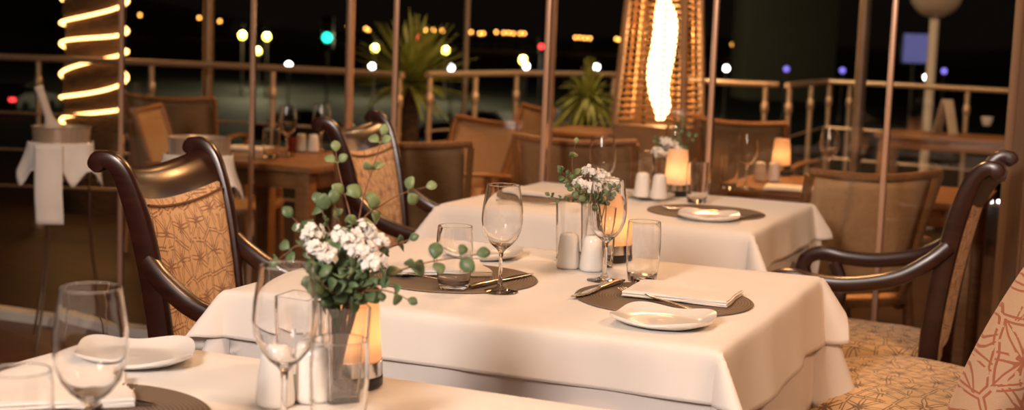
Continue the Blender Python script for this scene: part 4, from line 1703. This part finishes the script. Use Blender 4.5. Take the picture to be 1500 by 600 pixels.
# ------------------------------------------------------------------ spiky plants
def spiky(px_, py_, d, n, ln, label, droop, seed):
    rnd = random.Random(seed)
    c = atd(px_, py_, d)
    r = empty('yucca_plant', (c.x, c.y, DECK))
    tag(r, label, 'plant', 'spiky terrace plants')
    zc = c.z - DECK
    MB().lathe([(0, 0), (0.17, 0), (0.23, 0.38), (0.245, 0.40), (0.225, 0.40), (0.20, 0.36), (0, 0.36)], 28).build('pot', M['greypost'], r)
    MB().tube([(0, 0, 0.3), (0.01, 0, zc * 0.7), (0, 0, zc)], [0.07, 0.06, 0.05], 12).build('trunk', M['bark'], r)
    b = MB()
    for k in range(n):
        az = rnd.uniform(0, 6.28)
        el = R(rnd.uniform(-25, 88))
        L = ln * rnd.uniform(0.8, 1.1)
        d0 = Vector((math.cos(az) * math.cos(el), math.sin(az) * math.cos(el), math.sin(el)))
        sd = d0.cross(Vector((0, 0, 1))).normalized()
        rows = []
        for i in range(7):
            t = i / 6
            p = Vector((0, 0, zc)) + d0 * (L * t) - Vector((0, 0, droop * L * t * t * math.cos(el)))
            wd = 0.019 * (1 - t) ** 0.7 + 0.0008
            nm = sd.cross(d0).normalized()
            rows.append([p - sd * wd + nm * wd * 0.4, p, p + sd * wd + nm * wd * 0.4])
        vs = [[b.b.verts.new(q) for q in rw] for rw in rows]
        for i in range(6):
            for j in range(2):
                b.b.faces.new((vs[i][j], vs[i][j + 1], vs[i + 1][j + 1], vs[i + 1][j]))
    o = b.build('foliage', M['yucca'], r, angle=80, fix=False)
    solid(o, 0.002, 0)
    return r


spiky(600, 122, 9.6, 150, 0.48, 'large spiky plant behind the railing left of the middle', 0.12, 5)
spiky(862, 148, 8.9, 90, 0.28, 'smaller drooping spiky plant left of the patio heater', 0.7, 6)
spiky(1022, 215, 8.7, 60, 0.22, 'dark low plant behind the right side of the patio heater', 0.6, 8)


# ------------------------------------------------------------------ street beyond
def street_lamp(px_, py_, d, material, rad, label, group, ground=-3.5, light=None):
    c = atd(px_, py_, d)
    r = empty('street_lamp', (c.x, c.y, ground))
    tag(r, label, 'street lamp', group)
    h = c.z - ground
    MB().lathe([(0, 0), (0.12, 0), (0.10, 0.3), (0.05, 0.5), (0.04, max(0.6, h - rad)), (0, max(0.6, h - rad))], 12).build('pole', M['greypost'], r)
    MB().ball((0, 0, h), rad, 2).build('lantern', material, r)
    if light:
        l = lamp('street_light', 'POINT', (0, 0, h + rad + 0.1), light[0], light[1], 0.2)
        l.parent = r
    return r


gy = 'yellow street lamps'
for (x, y, d, lab) in ((355, 52, 95, 'yellow street lamp left of a glass edge, leftmost of three'), (391, 54, 95, 'yellow street lamp just right of a glass edge, upper one'), (378, 75, 110, 'yellow street lamp just right of a glass edge, lower one'),
                       (549, 71, 100, 'yellow street lamp to the left of the spiky plant'), (653, 74, 100, 'yellow street lamp to the right of the spiky plant'), (766, 88, 90, 'yellow street lamp left of the wide coppery post')):
    street_lamp(x, y, d, M['lamp_yellow'], 0.23, lab, gy, light=(700, (1.0, 0.9, 0.55)))
gw = 'white street lamps'
for (x, y, d, lab) in ((423, 95, 80, 'white street lamp just above the left handrail'), (545, 97, 80, 'white street lamp low behind the spiky plant leaves at the left'), (661, 99, 80, 'white street lamp low at the right of the spiky plant'), (771, 97, 85, 'white street lamp below the yellow one at the wide post'),
                       (874, 98, 85, 'white street lamp above the drooping plant'), (1064, 100, 85, 'white street lamp right of the patio heater'), (1357, 113, 85, 'white street lamp left of the globe lamp post')):
    street_lamp(x, y, d, M['lamp_white'], 0.16, lab, gw)
for (x, y, d, mm_, lab) in ((1152, 101, 90, 'lamp_violet', 'dim violet street lamp right of the heater'), (1234, 103, 90, 'lamp_violet', 'dim violet street lamp left of the grey brown post'), (1383, 104, 90, 'lamp_violet', 'dim violet street lamp right of the globe lamp post')):
    street_lamp(x, y, d, M[mm_], 0.16, lab, 'violet street lamps')


# traffic lights
def traffic_light(px_, py_, d, material, label, sz=1.0):
    c = atd(px_, py_, d)
    r = empty('traffic_light', (c.x, c.y, -3.5))
    tag(r, label, 'traffic light', 'traffic lights')
    h = c.z + 3.5
    MB().lathe([(0, 0), (0.09, 0), (0.06, 0.3), (0.06, h - 0.4 * sz), (0, h - 0.4 * sz)], 12).build('pole', M['greypost'], r)
    MB().box((0, 0, h + 0.15 * sz), (0.34 * sz, 0.25 * sz, 1.0 * sz), 0.03).build('housing', M['black'], r)
    MB().ball((0, -0.11 * sz, h), 0.15 * sz, 2, (1, 0.5, 1)).build('lens', material, r)
    return r


traffic_light(480, 55, 70, M['lamp_green'], 'green traffic light left of the slim coppery post', 1.6)
traffic_light(612, 55, 85, M['lamp_red'], 'red traffic light above the spiky plant', 1.0)
traffic_light(793, 68, 85, M['lamp_red'], 'red traffic light beside the wide coppery post', 1.0)

# violet billboard
bc = atd(1343, 71, 60)
br_ = empty('billboard', (bc.x, bc.y, -3.5))
tag(br_, 'violet glowing screen far behind the globe lamp post', 'billboard')
hb_ = bc.z + 3.5
MB().box((0, 0.12, hb_), (1.25, 0.12, 1.3), 0.03).build('housing', M['black'], br_)
MB().lathe([(0, 0), (0.12, 0), (0.1, hb_ - 0.66), (0, hb_ - 0.66)], 12, (0, 0.12, 0)).build('pole', M['greypost'], br_)
ms = emit('billboard_screen', (0.20, 0.18, 0.75), 0.35)
tc = nd(ms, 'ShaderNodeTexCoord')
bk_ = nd(ms, 'ShaderNodeTexBrick')
bk_.offset = 0
bk_.inputs['Color1'].default_value = (0.16, 0.15, 0.62, 1)
bk_.inputs['Color2'].default_value = (0.24, 0.23, 0.70, 1)
bk_.inputs['Mortar'].default_value = (0.42, 0.42, 0.95, 1)
bk_.inputs['Scale'].default_value = 1
bk_.inputs['Brick Width'].default_value = 0.2
bk_.inputs['Row Height'].default_value = 0.13
bk_.inputs['Mortar Size'].default_value = 0.03
mp = nd(ms, 'ShaderNodeMapping')
mp.inputs['Rotation'].default_value = (R(90), 0, 0)
lk(ms, tc.outputs['Object'], mp.inputs[0])
lk(ms, mp.outputs[0], bk_.inputs['Vector'])
lk(ms, bk_.outputs[0], bsdf(ms).inputs['Emission Color'])
MB().box((0, 0.045, hb_), (1.12, 0.02, 1.2), 0.004).build('screen', ms, br_)

# dark building
bb = empty('building', (atd(1160, 60, 120).x, 120, -3.5))
tag(bb, 'dark tall building block right of the patio heater', 'building')
MB().box((0, 4, 8), (7.6, 8, 16), 0.05).build('wall', M['building'], bb)
MB().box((0, 4, 16.1), (8.0, 8.4, 0.3), 0.05).build('roof', M['building'], bb)

# distant town lights
ORANGE = [(540, 44), (536, 42), (623, 44), (635, 44), (648, 45), (690, 47), (703, 49), (708, 49), (727, 47), (738, 48), (745, 48), (752, 49), (762, 49), (768, 49), (843, 55), (850, 55), (857, 56), (864, 56), (903, 57), (907, 58), (1073, 65), (1081, 66), (1088, 65), (205, 22), (292, 26), (322, 31), (510, 38), (1200, 70)]
o0 = None
for (x, y) in ORANGE:
    c = atd(x, y, 400)
    if o0 is None:
        o0 = empty('distant_lamp', (c.x, c.y, c.z))
        tag(o0, 'tiny orange town light on the far shore', 'light', 'orange town lights on the horizon')
        MB().ball((0, 0, 0), 0.36, 2).build('lantern', M['lamp_orange'], o0)
        MB().tube([(0, 0, -12), (0, 0, -0.3)], 0.05, 6).build('pole', M['greypost'], o0)
    else:
        copy_tree(o0, c)

# low dark hills carrying the town lights
b = MB()


def hill(i, j):
    x = -330 + 660 * i
    h = 8 + 5 * math.sin(i * 9) + 3 * math.sin(i * 23 + 1)
    return Vector((x, 402 + 60 * j, -3.6 + h * math.sin(math.pi * 0.5 * min(1, j * 2)) * (1 - 0.5 * max(0, j - 0.5))))


b.grid(hill, 60, 8)
struct(b.build('hills', M['car_glass'], angle=80))


# parked cars
def make_car(px_, py_, d, rz, material, label, tail):
    c = atd(px_, py_, d)
    r = empty('car', (c.x, c.y, -3.5), R(rz))
    tag(r, label, 'car', 'parked cars')
    prof = [(-2.1, 0.25), (-2.15, 0.55), (-2.05, 0.85), (-1.6, 0.95), (-1.05, 1.42), (0.25, 1.45), (0.95, 1.0), (1.85, 0.85), (2.1, 0.6), (2.1, 0.25)]
    b = MB()
    rings = []
    for y, s in ((-0.85, 0.97), (-0.8, 1.0), (0.8, 1.0), (0.85, 0.97)):
        rings.append([Vector((x * s, y * (1.0 if z < 1.0 else 0.82), 0.25 + (z - 0.25) * s)) for x, z in prof])
    b.rings(rings)
    b.build('body', material, r, angle=30)
    b = MB()
    for s in (-1, 1):
        b.rings([[Vector((x, s * 0.875 * (1 if z < 1 else 0.86), z)) for x, z in ((-1.45, 0.98), (-1.0, 1.36), (0.2, 1.38), (0.75, 1.0))], [Vector((x, s * 0.85 * (1 if z < 1 else 0.84), z)) for x, z in ((-1.45, 0.98), (-1.0, 1.36), (0.2, 1.38), (0.75, 1.0))]])
    b.build('side_window', M['car_glass'], r, smooth=False)
    for x in (-1.3, 1.3):
        for s in (-1, 1):
            w_ = MB()
            w_.tube([(x, s * 0.70, 0.31), (x, s * 0.87, 0.31)], 0.31, 24)
            w_.build('wheel', M['rubber'], r)
    for s in (-1, 1):
        MB().box((-2.12, s * 0.62, 0.72), (0.08, 0.3, 0.14), 0.02).build('tail_lamp', M['lamp_red'] if tail else M['red_glass'], r)
    return r


make_car(34, 126, 70, 80, M['car'], 'dark parked car with two red tail lamps at the far left', True)
make_car(450, 150, 56, 5, M['car'], 'dark parked car behind the left terrace table glasses', False)
make_car(690, 150, 60, 175, M['car_pale'], 'grey parked car beyond the railing left of the wide post', False)
make_car(1330, 165, 58, 10, M['car_pale'], 'grey parked car beyond the railing at the right', False)

# added glowing spots for downlights reflected in the floor, low at the right
for k, (x, y) in enumerate(((1437, 291), (1452, 293), (1463, 293), (1474, 294))):
    c = at(x, y, DECK + 0.05)
    r = empty('reflected_spot', (c.x, c.y, DECK))
    tag(r, 'small white spot added for a reflected light, %s from the left beside the curtain' % ('first', 'second', 'third', 'fourth')[k], 'light', 'added reflection spots beside the curtain')
    MB().lathe([(0, 0), (0.03, 0), (0.028, 0.035), (0, 0.035)], 16).build('housing', M['steel'], r)
    MB().ball((0, 0, 0.040), 0.010, 2, (1, 1, 0.6)).build('lens', M['lamp_white'], r)
